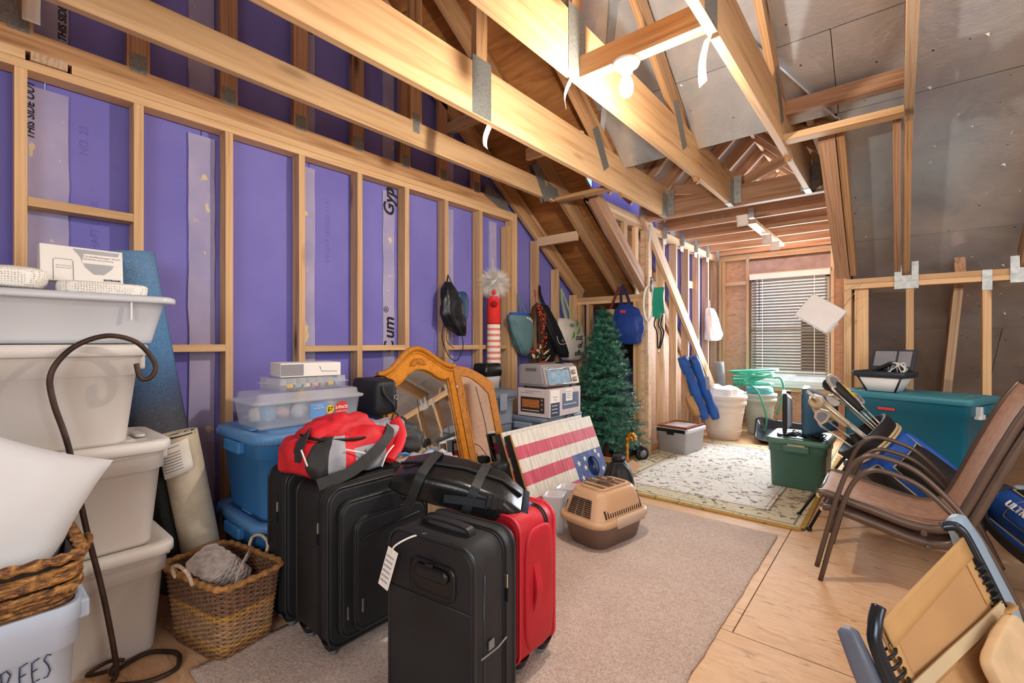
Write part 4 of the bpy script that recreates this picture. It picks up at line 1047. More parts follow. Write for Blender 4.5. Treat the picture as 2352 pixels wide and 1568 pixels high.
wg = put('wing_frame', frame_ring([(0, .02), (.27, .02)]+[(.27-.27*i/12, .86+.17*math.sin(PI/2*i/12)**.9) for i in range(13)], [(.045, .08), (.225, .08)]+[(.225-.18*i/12, .79+.165*math.sin(PI/2*i/12)**.9) for i in range(13)], .024), MT['oak'], mi, (.01, .315, .0), (0, 0, R(-34)), bevel=.004)
put('wing_glass', MB().prism([(.04, .075), (.23, .075)]+[(.23-.19*i/12, .795+.165*math.sin(PI/2*i/12)**.9) for i in range(13)], .009, .012, lambda a, b, h: (h, a, b)), MT['mirror'], wg)
put('wing_bead', MB().tube([(.025, a, b) for a, b in [(.045, .08), (.225, .08)]+[(.225-.18*i/12, .79+.165*math.sin(PI/2*i/12)**.9) for i in range(13)]], .005, 6, closed=True), MT['oak'], wg)
for z in (.25, .85): put('hinge', MB().tube([(.03, .308, z), (.03, .308, z+.06)], .006, 8), MT['chrome'], mi)
ob = thing('cord_pouch', 'small black pouch with dangling cord at the mirror foot', 'pouch', (-2.0, 2.28, .385))
put('pouch', soft((0, 0, 0), (.05, .07, .035), .6, .01, 12, 3, 20, 12), MT['blacknylon'], ob)
put('cord', MB().tube(spline([(0, -.03, .03), (-.03, -.06, .12), (-.07, -.07, .30), (-.13, -.09, .52)], 8), .003, 6), MT['blacknylon'], ob)
put('cord', MB().tube(spline([(0, .05, .02), (-.02, .0, .10), (-.03, -.05, .13)], 8), .003, 6), MT['blacknylon'], ob)

# ------------------------------------------------------------ suitcases
MT['casecloth'] = plain('black_ballistic_cloth', '#1f2124', .6, 0, .3, 4, .4, 500, bd=.002)
MT['piping'] = plain('black_piping', '#26282b', .35, 0, .1)
MT['wheelgrey'] = plain('wheel_grey', '#76787a', .5); MT['blackplastic'] = plain('black_plastic', '#151618', .38, 0, .1)
MT['redcloth'] = plain('red_nylon_twill', '#c01f2e', .5, 0, .15, 6, .4, 420, bd=.002)
MT['redpipe'] = plain('red_piping', '#d8303e', .4, 0, .1)
def suitcase(name, label, loc, rz, W, D, H, mc, mp_, wheels=True, group=None, pockets=True, back=False, lean=0):
    """W along x, D along y (front at -y), H tall"""
    t = thing(name, label, 'suitcase', loc, (lean, 0, rz), group); z0 = .04
    def prof(ins, y): return [Vector((x, y, z+z0+(H-z0)/2)) for x, z in rrect(W-2*ins, H-z0-2*ins, .055, 6)]
    b = MB().rings([prof(.012, -D/2), prof(0, -D/2+.012), prof(0, D/2-.012), prof(.012, D/2)], smooth=True)
    put('shell', b, mc, t)
    for y in (-D/2+.006, D/2-.006): put('piping', MB().tube(prof(.001, y), .0055, 6, closed=True), mp_, t)
    put('main_zipper', MB().tube(prof(-.001, -D/2+.055), .0045, 6, closed=True).tube(prof(-.001, -D/2+.068), .0035, 6, closed=True), MT['zip'], t)
    zp = put('zipper_pull', MB().box(-.006, .006, -.002, .002, -.045, 0), MT['chrome'], t, (-W/2-.006, -D/2+.06, H*.80), bevel=.002); put('pull_tab', MB().box(-.008, .008, -.003, .003, -.08, -.04), MT['blackplastic'], zp)
    if pockets:
        def pk(x0, x1, z1, z2, d, nm):
            q = rrect(x1-x0, z2-z1, .045, 6); cx, cz = (x0+x1)/2, (z1+z2)/2
            R0 = [Vector((a+cx, -D/2+.004, c+cz)) for a, c in q]; R1 = [Vector((a*.985+cx, -D/2-d, c*.985+cz)) for a, c in q]; R2 = [Vector((a*.93+cx, -D/2-d-.006, c*.93+cz)) for a, c in q]
            po = put(nm, MB().rings([R0, R1, R2]), mc, t)
            put('pocket_piping', MB().tube(R1, .005, 6, closed=True), mp_, po); put('pocket_zipper', MB().tube([p+Vector((0, .014, 0)) for p in R1], .0035, 6, closed=True), MT['zip'], po)
            q2 = put('zipper_pull', MB().box(-.005, .005, -.003, .003, -.05, 0), MT['chrome'], po, (x0+.03, -D/2-d-.004, z1+.12), bevel=.002)
            return po
        po = pk(-W/2+.03, W/2-.03, z0+.04, H-.045, .03, 'front_pocket')
        p2 = pk(-W/2+.075, W/2-.06, z0+.06, H-.11, .055, 'outer_pocket')
        put('slit_zipper', MB().tube([(-W/2+.10, -D/2-.064, H*.70), (0, -D/2-.066, H*.735), (W/2-.1, -D/2-.064, H*.75)], .004, 6), MT['zip'], p2)
    put('top_handle', MB().ribbon(spline([(-.10, .02, H-.002), (-.085, .02, H+.02), (0, .02, H+.026), (.085, .02, H+.02), (.10, .02, H-.002)], 5), .03, (0, 0, 1), .008), mp_, t)
    if wheels:
        for sx in (-1, 1):
            for sy in (-1, 1):
                wm = put('wheel_mount', MB().rr([(.06, .05, .028, .02), (.085, .075, .062, .025)], M=Matrix.Translation((sx*(W/2-.045), sy*(D/2-.04), 0))), MT['blackplastic'], t)
                rot = Matrix.Translation((sx*(W/2-.045), sy*(D/2-.04), .022)) @ Matrix.Rotation(R(90), 4, 'X') @ Matrix.Rotation(R(35), 4, 'Y')
                put('wheel', MB().lathe([(.006, -.012), (.020, -.012), (.022, -.008), (.022, .008), (.020, .012), (.006, .012)], 18).xf(rot), MT['wheelgrey'], wm)
    if back:
        hz = H-.115
        put('handle_recess', MB().rings([[Vector((x-.02, D/2+.002+d, z+hz)) for x, z in rrect(w_, h_, .03, 6)] for w_, h_, d in ((.18, .105, -.004), (.18, .105, .004), (.16, .085, .006), (.15, .075, .0015))]), MT['blackplastic'], t)
        put('pull_handle', MB().rings([[Vector((x-.02, D/2+d, z+hz+.02)) for x, z in rrect(w_, h_, .02, 6)] for w_, h_, d in ((.135, .04, .004), (.13, .038, .014), (.11, .02, .018))]), MT['blackplastic'], t)
        put('seam', MB().tube([(-W/2+.01, D/2+.0015, H*.70), (W/2-.01, D/2+.0015, H*.70)], .0018, 5), mp_, t)
        put('handle_button', MB().box(-.035, -.005, D/2+.012, D/2+.02, hz+.04, hz+.052), MT['blackplastic'], t, bevel=.003)
    return t
suitcase('suitcase', 'leftmost black suitcase, narrow side seen against the blue totes', (-2.005, 1.105, .012), R(90), .47, .17, .655, MT['casecloth'], MT['piping'], pockets=False)
s2c = suitcase('suitcase', 'large black suitcase with front pockets under the red bag', (-1.74, 1.12, .012), R(90), .47, .25, .635, MT['casecloth'], MT['piping'])
bdg = put('oval_badge', MB().lathe([(.0, .0), (.03, .0), (.028, .004), (.0, .005)], 20).xf(Matrix.Translation((.075, -.182, .555)) @ Matrix.Rotation(R(90), 4, 'X') @ Matrix.Diagonal((1, .45, 1, 1))), MT['blackplastic'], s2c)
text('Samsonite', .010, MT['chrome'], s2c, axes((.075, -.1885, .555), (1, 0, 0), (0, 0, 1)), depth=.0004)
s3c = suitcase('suitcase', 'small black carry-on nearest the camera with white luggage tag', (-1.095, 1.015, .012), R(186), .35, .21, .60, MT['casecloth'], MT['piping'], pockets=False, back=True)
put('side_piping', MB().tube([(-.176, .06, .08), (-.176, .06, .52)], .003, 6), MT['piping'], s3c)
put('side_pocket_welt', MB().tube([(-.182, .08, .29), (-.184, .0, .285), (-.182, -.045, .29)], .0028, 6), MT['wheelgrey'], s3c)
put('side_label', MB().box(-.184, -.181, .02, .045, .297, .322), MT['wheelgrey'], s3c)
put('top_handle_wrap', MB().box(-.09, .03, -.0, .04, .567, .58), MT['blacknylon'], s3c, bevel=.006)
tg = thing('luggage_tag', 'white handwritten luggage tag tied to the small black carry-on', 'tag', (-1.195, .868, .565)); tg.rotation_euler = (R(-5), R(16), R(6))
put('card', MB().box(-.022, .022, -.0015, .0015, -.13, -.005), MT['paper'], tg, bevel=.001)
for i in range(6): put('handwriting', MB().tube([(-.018+.0012*k, -.0022, -.03-.016*i+.0035*math.sin(k*1.9+i)) for k in range(28)], .0006, 4), MT['greyink'], tg)
put('tie', MB().tube(spline([(0, -.002, -.014), (.012, -.008, .02), (.05, .03, .062), (.10, .07, .075), (.17, .08, .07)], 6), .003, 6), MT['paper'], tg)
s4c = suitcase('suitcase', 'red carry-on suitcase standing behind the small black one', (-1.20, 1.37, .012), R(180), .37, .22, .565, MT['redcloth'], MT['redpipe'], pockets=True)
put('side_handle', MB().ribbon(spline([(-.186, .03, .20), (-.196, .03, .22), (-.215, .035, .29), (-.215, .035, .33), (-.196, .03, .40), (-.186, .03, .42)], 5), .035, (1, 0, 0), .008), MT['redcloth'], s4c)
put('side_pocket_fold', soft((-.186, .0, .30), (.016, .085, .22), .5, .006, 14, 3, 24, 18), MT['redcloth'], s4c)
put('yellow_tab', MB().box(-.198, -.194, -.062, -.048, .345, .385), MT['yellow'], s4c)

# ------------------------------------------------------------ red sports bag thrown on the suitcases
MT['redsport'] = plain('red_sport_cloth', '#d0202c', .6, 0, .18, 6, .3, 14, bd=.02)
MT['greysport'] = plain('grey_sport_cloth', '#9fa3ab', .6, 0, .1, 6, .3, 14, bd=.02)
MT['blacksport'] = plain('charcoal_sport_cloth', '#2b2c2c', .65, 0, .2, 6, .4, 14, bd=.03)
rb = thing('sports_backpack', 'crumpled red grey and black sports backpack on top of suitcases', 'backpack', (-1.87, 1.13, .655), (0, 0, R(100)))
def mi_(u, v):
    a = u*360; 
    if v > .80: return 0
    if 200 < a < 232: return 1
    if 232 <= a < 250: return 2
    if 262 < a < 285 and v < .55: return 2
    if a > 320 or a < 40: return 1 if v < .6 else 2
    return 0
put('body', soft((-.04, 0, .085), (.25, .16, .095), .7, .045, 8, 2, 72, 40, None, mi_, -.08), [MT['redsport'], MT['blacksport'], MT['greysport']], rb)
put('top_compartment', soft((-.05, .02, .155), (.175, .105, .07), .8, .03, 11, 9, 54, 30), MT['redsport'], rb)
put('dark_end', soft((.235, -.02, .075), (.12, .13, .075), .75, .045, 11, 5, 48, 28, None, None, -.07), MT['blacksport'], rb)
put('grey_panel', soft((.16, -.03, .12), (.09, .10, .055), .7, .03, 13, 8, 40, 24), MT['greysport'], rb)
pts = [(-.24, -.06, .12), (-.20, -.12, .11), (-.10, -.145, .10), (.0, -.14, .125), (.06, -.10, .15)]
put('zipper', MB().tube(spline([(-.235, .02, .17), (-.215, -.06, .155), (-.12, -.115, .145), (-.0, -.12, .135), (.08, -.08, .13), (.12, -.01, .16), (.10, .08, .18)], 6), .006, 6), MT['zip'], rb)
put('strap', MB().ribbon(spline([(-.27, -.13, .0), (-.15, -.175, .03), (-.03, -.182, .085), (.06, -.165, .13), (.12, -.12, .16)], 6), .045, (0, -1, .5), .006), MT['blacksport'], rb)
put('strap', MB().ribbon(spline([(-.265, -.03, .02), (-.285, -.03, .10), (-.25, -.02, .165), (-.20, .02, .18)], 6), .04, (-1, -.2, .3), .006), MT['blacksport'], rb)
put('red_cuff', MB().tube(spline([(.05, -.18, .03), (.12, -.165, .07), (.165, -.14, .125), (.18, -.09, .18)], 6), [.028]*19, 10, sq=.5), MT['redsport'], rb)
for a, b in (((-.17, -.165, .12), (-.06, -.175, .08)), ((-.29, -.06, .13), (-.285, -.09, .07))): put('white_piping', MB().tube([a, b], .0035, 6), MT['paper'], rb)
put('white_piping', MB().tube(spline([(.0, -.19, .015), (.03, -.187, .06), (.08, -.18, .09)], 6), .0035, 6), MT['paper'], rb)
put('zipper_pull', MB().box(-.004, .004, -.004, 0, -.03, 0), MT['chrome'], rb, (.02, -.14, .13)); put('zipper_pull', MB().box(-.004, .004, -.004, 0, -.03, 0), MT['chrome'], rb, (-.07, -.165, .10))
put('carabiner', MB().tube([(.215+.022*math.cos(a*PI/6), -.06, .175+.03*math.sin(a*PI/6)) for a in range(10)], .0045, 6), MT['blackplastic'], rb)
pc = thing('clear_pouch', 'crinkled clear plastic pouch with blue edge lying on suitcases', 'pouch', (-1.58, 1.33, .665), (0, 0, R(70)))
put('film', MB().grid(lambda u, v: ((u-.5)*.24, (v-.5)*.16, .02+.02*noise.noise(Vector((u*5, v*5, 1)))+.015*math.sin(u*3)), 24, 16), NT('crinkled_film').set(Transmission_Weight=.55, Roughness=.12, Base_Color=(.85, .87, .9, 1), Alpha=.75).m, pc, solid=.002)
put('blue_edge', MB().tube([((u/12-.5)*.24, .075, .03+.012*math.sin(u)) for u in range(13)], .007, 6), plain('blue_plastic_edge', '#2f6fae', .4), pc)
put('cord', MB().tube(spline([(-.11, -.07, .03), (-.09, -.02, .045), (-.07, .05, .03), (-.05, .085, .02)], 6), .004, 6), MT['blacknylon'], pc)
# black vinyl bag lying over the suitcases
vb = thing('vinyl_duffel', 'black vinyl duffel with buckled webbing draped over the suitcases', 'bag', (-1.31, 1.25, .60), (R(10), R(14), R(38)))
def vin(x, y, z): return (x, y, z)
secs = []
for i, (x, hw, ht) in enumerate([(-.26, .07, .03), (-.235, .10, .075), (-.15, .115, .105), (0, .12, .115), (.15, .115, .10), (.235, .10, .06), (.265, .08, .025)]):
    ring = []
    for a, c in rrect(hw*2, ht, .03, 5): ring.append(Vector((x, a*(1-.0), c+ht/2+.006*noise.noise(Vector((x*9, a*14, c*20))))))
    secs.append(ring)
put('body', MB().rings(secs), MT['blackvinyl'], vb)
put('zipper', MB().tube([(x, .0+.01*math.sin(x*9), z+.004) for x, z in ((-.24, .078), (-.15, .107), (0, .118), (.15, .103), (.235, .063))], .006, 6), MT['zip'], vb)
put('edge_piping', MB().tube([s[2] for s in secs], .005, 6).tube([s[21] for s in secs], .005, 6), MT['piping'], vb)
for x in (-.14, .06):
    put('webbing', MB().ribbon(spline([(x-.02, -.135, -.02), (x-.01, -.128, .05), (x, -.105, .112), (x+.01, 0, .124), (x+.02, .08, .12), (x+.02, .12, .08)], 5), .035, (0, -.6, .8), .004), MT['blacknylon'], vb)
put('webbing', MB().ribbon(spline([(-.04, -.13, .055), (.05, -.133, .07), (.13, -.125, .075), (.17, -.09, .095)], 5), .028, (0, -1, .25), .004), MT['blacknylon'], vb)
put('buckle', MB().box(-.03, .03, -.008, .008, -.02, .02).box(-.012, .012, -.012, .012, -.024, .024), MT['blackplastic'], vb, (.14, -.125, .085), (R(-20), 0, R(12)), bevel=.004)
put('end_panel', MB().rings([[Vector((x, a, c)) for a, c in ((-.085, .015), (.085, .015), (.08, .055), (-.08, .055))] for x in (.245, .268)]), plain('navy_velcro_panel', '#26303f', .9, 0, .3, 60, .5, 300), vb)
put('loop_tab', MB().box(.25, .29, -.01, .01, .04, .05), plain('blue_tab', '#5b86b4', .5), vb)
# ------------------------------------------------------------ flag game boards leaning on a grey tote
def m_flag():
    k = NT('flag_printed_planks'); tc = k.n('TexCoord'); se = k.n('SeparateXYZ'); k.l(tc.outputs['Object'], se.inputs[0])
    x, z = se.outputs[1], se.outputs[2]        # y along the board, z up the board
    wn_ = k.noise(k.co((10, 55, 5)), 1, 4, .7)
    white = k.ramp(wn_, [(.3, '#a8a29a'), (.5, '#d9d2c4'), (.7, '#ece4d4')]); red = k.ramp(wn_, [(.3, '#9c2f42'), (.55, '#c8465c'), (.8, '#e0909a')]); blue = k.ramp(wn_, [(.3, '#22346e'), (.6, '#3a5596'), (.85, '#8fa4cc')])
    fr = k.math('FRACT', k.math('MULTIPLY', k.math('ADD', z, .017), 1/.174)); st = k.math('LESS_THAN', k.math('FRACT', k.math('MULTIPLY', k.math('SUBTRACT', .61, z), 1/.174)), .5)
    c = k.mix(st, red, white)
    cn = k.math('MULTIPLY', k.math('GREATER_THAN', x, .60), k.math('LESS_THAN', z, .35))
    c = k.mix(cn, c, blue)
    k.col(c); k.set(Roughness=.55); k.bump(wn_, .15, .003); return k.m
MT['flag'] = m_flag(); MT['blackedge'] = plain('black_painted_edge', '#1d1b1c', .5); MT['rawedge'] = plain('plywood_edge', '#c9954e', .6)
MT['starwhite'] = plain('cream_star', '#e6dfc8', .6)
def board(x, label, lean):
    t = thing('game_board', label, 'game board', (x, 2.385, .014)); t.rotation_euler = (0, R(-lean), 0)
    n_ = 9; wd = 1.03/n_
    hy, hz, hr = .845, .225, .078
    for i in range(n_):      # plank by plank; planks beside the hole are cut around it
        a, b = i*wd+.0012, (i+1)*wd-.0012
        lo, hi = [], []
        for j in range(13):
            y = a+(b-a)*j/12; d = hr**2-(y-hy)**2
            s = math.sqrt(d) if d > 0 else 0
            lo.append((y, hz-s)); hi.append((y, hz+s))
        f = lambda p, q, h: (h, p, q)
        if any(abs(y-hy) < hr for y, _ in lo):
            put('plank', MB().prism([(a, 0)]+[(b, 0)]+list(reversed(lo)), -.012, 0, f), MT['flag'], t)
            put('plank', MB().prism(hi+[(b, .61), (a, .61)], -.012, 0, f), MT['flag'], t)
        else: put('plank', MB().prism([(a, 0), (b, 0), (b, .61), (a, .61)], -.012, 0, f), MT['flag'], t)
    # box frame behind
    for nm, q in (('side_rail', (-.065, -.013, 0, .02, 0, .61)), ('side_rail', (-.065, -.013, 1.01, 1.03, 0, .61)), ('side_rail', (-.065, -.013, .02, 1.01, .59, .61)), ('side_rail', (-.065, -.013, .02, 1.01, 0, .02))):
        put(nm, MB().box(*q), MT['blackedge'], t)
    put('gold_edge', MB().box(-.0125, -.0005, -.001, .0, 0, .61), MT['rawedge'], t)
    rnd_ = random.Random(4)
    sp = [(.66, .28), (.66, .17), (.70, .085), (.665, .03), (.73, .235), (.755, .30), (.96, .29), (.97, .18), (.94, .09), (.86, .105), (.79, .06), (.93, .33), (.77, .13), (.90, .03)]
    for y, z in sp:
        poly = [((.026 if k % 2 == 0 else .011)*math.sin(PI*k/5), (.026 if k % 2 == 0 else .011)*math.cos(PI*k/5)) for k in range(10)]
        put('star', MB().prism([(y+p, z+q) for p, q in poly], .0004, .0012, lambda p, q, h: (h, p, q)), MT['starwhite'], t)
    return t
board(-1.765, 'flag-printed cornhole board leaning in front with star field and hole', 22)
board(-1.85, 'second cornhole board tucked right behind the front flag board', 22)

# ------------------------------------------------------------ behind the boards
MT['slategrey'] = plastic('slate_grey_plastic', '#8e98a8'); MT['slatedark'] = plastic('dark_slate_plastic', '#6c7688')
b = thing('trash_bin', 'tall slate-grey lidded bin standing by the purple wall', 'bin', (-2.57, 2.76, 0), (0, 0, R(88)))
put('body', MB().rr([(.30, .28, 0, .06), (.36, .33, .60, .07), (.37, .34, .73, .07), (.39, .36, .735, .07), (.39, .36, .76, .07)]), MT['slategrey'], b)
put('lid', MB().rr([(.41, .38, .75, .07), (.415, .385, .775, .07), (.40, .37, .80, .07), (.34, .31, .815, .06)]), MT['slatedark'], b)
for z in (.30, .55): put('seam', MB().tube([Vector((x, y, z)) for x, y in rrect(.333+z*.06, .31+z*.05, .065, 5)], .004, 5, closed=True), MT['slatedark'], b)
put('clip', MB().box(-.04, .04, -.20, -.19, .66, .79), MT['slategrey'], b, bevel=.004)
wbn = thing('wastebasket', 'small white wastebasket with black liner on the grey bin', 'bin', (-2.55, 3.0, .817), (0, 0, 0))
wbn.location = (-2.62, 2.83, .817)
put('body', MB().rr([(.14, .17, 0, .03), (.16, .20, .14, .035), (.165, .205, .145, .035), (.15, .19, .145, .03), (.13, .16, .01, .03)], cap1=True), MT['white'], wbn)
put('liner', MB().rr([(.17, .21, .10, .035), (.172, .212, .147, .035), (.15, .19, .20, .03), (.12, .17, .205, .03)]), MT['blackvinyl'], wbn)
t = tote('storage_tote', 'slate-grey tote under the toaster oven carton', (-2.36, 3.27, 0), GY, .56, .42, .59, MT['slategrey'], MT['slatedark'], r=.05, taper=.9)
put('lid_strap', MB().tube(spline([(-.05, -.225, .50), (-.02, -.235, .57), (.04, -.235, .60), (.10, -.235, .57), (.13, -.225, .50)], 6), .006, 6), MT['blackplastic'], t)
MT['cartonpink'] = plain('printed_oven_carton', '#cfc2c0', .5, 0, .05); MT['navyprint'] = plain('navy_print', '#21314f', .5); MT['brownprint'] = plain('brown_print', '#3a2a24', .5); MT['toastprint'] = plain('toast_print', '#b06a38', .5, 0, .4, 60)
MT['bluegreyprint'] = plain('blue_grey_print', '#51617e', .5)
ob = thing('oven_carton', 'printed toaster oven carton on the slate-grey tote', 'box', (-2.275, 3.235, .595))
put('carton', MB().box(-.16, .16, -.23, .23, 0, .225), MT['cartonpink'], ob, bevel=.002)
def decal(name, axis, a0, a1, z0, z1, mat, d=.0006):
    if axis == 'y': return put(name, MB().box(a0, a1, -.2306-d, -.2306, z0, z1), mat, ob)
    return put(name, MB().box(.1606, .1606+d, a0, a1, z0, z1), mat, ob)
decal('printed_oven', 'y', -.13, .11, .03, .155, MT['brownprint']); decal('printed_window', 'y', -.115, .06, .07, .135, MT['toastprint'], .0012); decal('printed_rack', 'y', -.115, .06, .045, .05, MT['paper'], .0016)
for z in (.06, .10, .135): put('printed_dial', MB().lathe([(0, 0), (.009, 0), (.008, .001), (0, .001)], 12).xf(Matrix.Translation((.085, -.232, z)) @ Matrix.Rotation(R(90), 4, 'X')), MT['greyink'], ob)
decal('printed_text_bar', 'y', -.13, .0, .185, .19, MT['greyink']); decal('printed_text_bar', 'y', -.08, .08, .20, .205, MT['greyink'])
decal('printed_band', 'x', -.215, -.09, .005, .115, MT['navyprint']); decal('printed_panel', 'x', -.215, -.09, .116, .215, MT['paper'])
decal('printed_oven', 'x', -.05, .20, .05, .18, MT['bluegreyprint']); decal('printed_rack', 'x', -.03, .16, .085, .09, MT['paper'], .0012); decal('shipping_label', 'x', .0, .10, .115, .215, MT['paper'], .0016)
for i in range(4): decal('label_line', 'x', .012, .085-.01*(i % 2), .19-.018*i, .196-.018*i, MT['greyink'], .002)
text('Toaster\nOven', .022, MT['greyink'], ob, axes((.1616, -.152, .15), (0, 1, 0), (0, 0, 1)), depth=.0003)
for i in range(3): decal('band_line', 'x', -.20, -.12, .09-.028*i, .095-.028*i, MT['paper'], .0012)
# toaster oven
MT['ovengrey'] = plain('warm_silver_plastic', '#a9a4a4', .38, .25, .05); MT['ovenglass'] = plain('oven_glass', '#8fb2cc', .12, .3, .25, 25)
to = thing('toaster_oven', 'silver toaster oven with two knobs on its own carton', 'toaster oven', (-2.27, 3.215, .825), (0, R(0), R(-4)))
pr = [(-.15, .012), (.13, .012), (.155, .03), (.12, .165), (.09, .19), (-.13, .19), (-.15, .17)]
put('shell', MB().prism(pr, -.215, .215, lambda a, b, h: (a, h, b)), MT['ovengrey'], to, bevel=.01)
for sy in (-1, 1): put('side_panel', MB().prism([(-.13, .03), (.115, .03), (.125, .04), (.095, .165), (.08, .175), (-.12, .175)], .215, .222, lambda a, b, h: (a, sy*h, b)), MT['ovengrey'], to, bevel=.004)
for i in range(9): put('vent_slot', MB().box(-.06+i*.013, -.054+i*.013, -.2235, -.2215, .135, .16), MT['dark'], to)
fm = lambda y, z: axes((.1565-(z-.03)*.26, y, z), (0, 1, 0), (-.26, 0, 1))
put('door_glass', MB().box(-.19, .10, -.0, .115, -.001, .003).xf(fm(0, .035)), MT['ovenglass'], to)
put('door_trim', MB().tube([fm(0, .03) @ Vector(p) for p in ((-.195, 0, .003), (.105, 0, .003), (.105, .125, .003), (-.195, .125, .003))], .004, 6, closed=True), MT['chrome'], to)
put('door_handle', MB().tube([fm(0, .03) @ Vector(p) for p in ((-.17, .13, .005), (-.17, .13, .03), (.08, .13, .03), (.08, .13, .005))], .006, 8), MT['ovengrey'], to)
put('control_panel', MB().box(.11, .21, -.005, .135, -.001, .004).xf(fm(0, .03)), MT['chrome'], to)
for z in (.03, .09): put('knob', MB().lathe([(0, .0), (.02, .0), (.019, .014), (.012, .02), (0, .02)], 16).xf(fm(.16, .03) @ Matrix.Translation((0, z, .004))), MT['ovengrey'], to)
for sx, sy in ((-.11, -.17), (.1, -.17), (-.11, .17), (.1, .17)): put('foot', MB().lathe([(.012, 0), (.014, .02)], 10, (sx, sy, -.005)), MT['blackplastic'], to)
put('crumb_clip', MB().box(.02, .10, .06, .10, .19, .2), MT['blackplastic'], to, bevel=.003)
# frosted canister in front of the mirror wing
fc = thing('plastic_canister', 'beige translucent plastic canister in front of the mirror wing', 'canister', (-2.02, 2.27, .014))
fc.location = (-1.93, 2.22, .012)
put('canister', MB().rr([(.13, .13, 0, .03), (.14, .14, .27, .035)]), clear('beige_translucent_plastic', '#d8c6a8', .85), fc)
put('cap', MB().rr([(.15, .15, .26, .04), (.15, .15, .28, .04), (.12, .12, .30, .04), (.08, .08, .305, .03)]), clear('cream_plastic', '#e6dcc4', .95), fc)
for i, (x, y, rz, lab) in enumerate(((-1.66, 2.44, .35, 'clear plastic tub standing on carpet by the pet carrier'), (-1.68, 2.62, .2, 'second clear plastic tub behind the first, by the flag board'))):
    t = thing('clear_tub', lab, 'plastic tub', (x, y, .012), (0, R(-4), rz), 'clear tubs by the carrier')
    put('tub', MB().rr([(.11, .12, 0, .015), (.125, .135, .23, .02), (.13, .14, .23, .02), (.12, .13, .227, .018), (.104, .114, .006, .014)]), MT['clear2'], t)
    put('lid_rim', MB().rr([(.134, .144, .223, .02), (.136, .146, .23, .02), (.12, .13, .231, .02)], cap0=False, cap1=False), MT['clear2'], t)

# ------------------------------------------------------------ pet carrier
MT['tan'] = plastic('tan_plastic', '#c49d78'); MT['tanlight'] = plastic('light_tan_plastic', '#cdb49c'); MT['umber'] = plastic('umber_plastic', '#6d5548'); MT['darkumber'] = plastic('dark_umber_plastic', '#3d312b')
pc_ = thing('pet_carrier', 'tan and brown plastic pet carrier standing on the carpet', 'pet carrier', (-1.385, 2.545, .012), (0, 0, R(-10)))
# local: x width .33, y length .50
put('base', MB().rr([(.24, .38, 0, .07), (.26, .40, .008, .08), (.31, .47, .13, .09), (.32, .48, .145, .09)], n=7), MT['umber'], pc_)
put('flange', MB().rr([(.335, .495, .135, .09), (.355, .515, .14, .10), (.355, .515, .168, .10), (.33, .49, .175, .09), (.30, .46, .175, .08)], n=7, cap0=True, cap1=False), MT['tan'], pc_)
put('top_shell', MB().rr([(.315, .475, .172, .085), (.30, .455, .20, .085), (.27, .40, .27, .08), (.245, .355, .305, .075), (.215, .325, .322, .07), (.20, .31, .318, .065)], n=7, cap0=False), MT['tan'], pc_)
# slatted vents stand slightly proud: end, sides and top hatch
for i in range(9):
    z = .19+i*.0105; f = (z-.19)/.1; hw = .085-.018*f; y = -.2305+.0345*f+.0-.0
    for a, b in ((-1, -.36), (-.28, .28), (.36, 1)): put('end_vent_slot', MB().box(a*hw, b*hw, y-.004, y+.004, z-.003, z+.003), MT['darkumber'], pc_)
for i in range(17):
    y = -.17+i*.0205; h_ = .045+.055*(1-math.cos(PI*i/16))*.5
    for sx in (1, -1): put('side_vent_slot', MB().box(-.0035, .0035, -.0045, .0045, 0, h_).xf(Matrix.Translation((sx*.1525, y, .187)) @ Matrix.Rotation(R(-20*sx), 4, 'Y')), MT['darkumber'], pc_)
hc = put('top_hatch', MB().rr([(.185, .27, .315, .05), (.19, .275, .327, .05), (.175, .26, .330, .045)], n=6), MT['tan'], pc_)
for j, (y0, y1) in enumerate(((-.115, -.085), (-.06, -.0), (.02, .06), (.08, .11))):
    for i in range(13): put('hatch_slot', MB().box(-.075+i*.0125-.0035, -.075+i*.0125+.0035, y0, y1, .3295, .3312), MT['darkumber'], hc)
put('hatch_handle', MB().tube(spline([(-.02, -.03, .333), (.0, -.045, .345), (.04, -.03, .348), (.045, .03, .348), (.01, .045, .345), (-.01, .035, .333)], 5), .007, 8), MT['umber'], pc_)
for y in (-.05, .04): put('hinge', MB().box(-.10, -.075, y, y+.035, .325, .34), MT['umber'], pc_, bevel=.004)
for sx in (-1, 1): put('side_latch', MB().rr([(.016, .26, .125, .007), (.016, .27, .172, .007), (.008, .26, .186, .003)], M=Matrix.Translation((sx*.176, .03, 0))), MT['tanlight'], pc_)
tp = put('tape_label', MB().box(-.07, .06, -.0015, .0015, -.012, .012).xf(Matrix.Translation((0, -.1745, .298)) @ Matrix.Rotation(R(-55), 4, 'X')), plain('masking_tape', '#e8dcb6', .7), pc_)
put('tape_scribble', MB().tube([Matrix.Translation((0, -.1745, .298)) @ Matrix.Rotation(R(-55), 4, 'X') @ Vector((-.045+.0022*k, -.0024, .004*math.sin(k*1.7))) for k in range(40)], .0007, 4), MT['greyink'], tp)

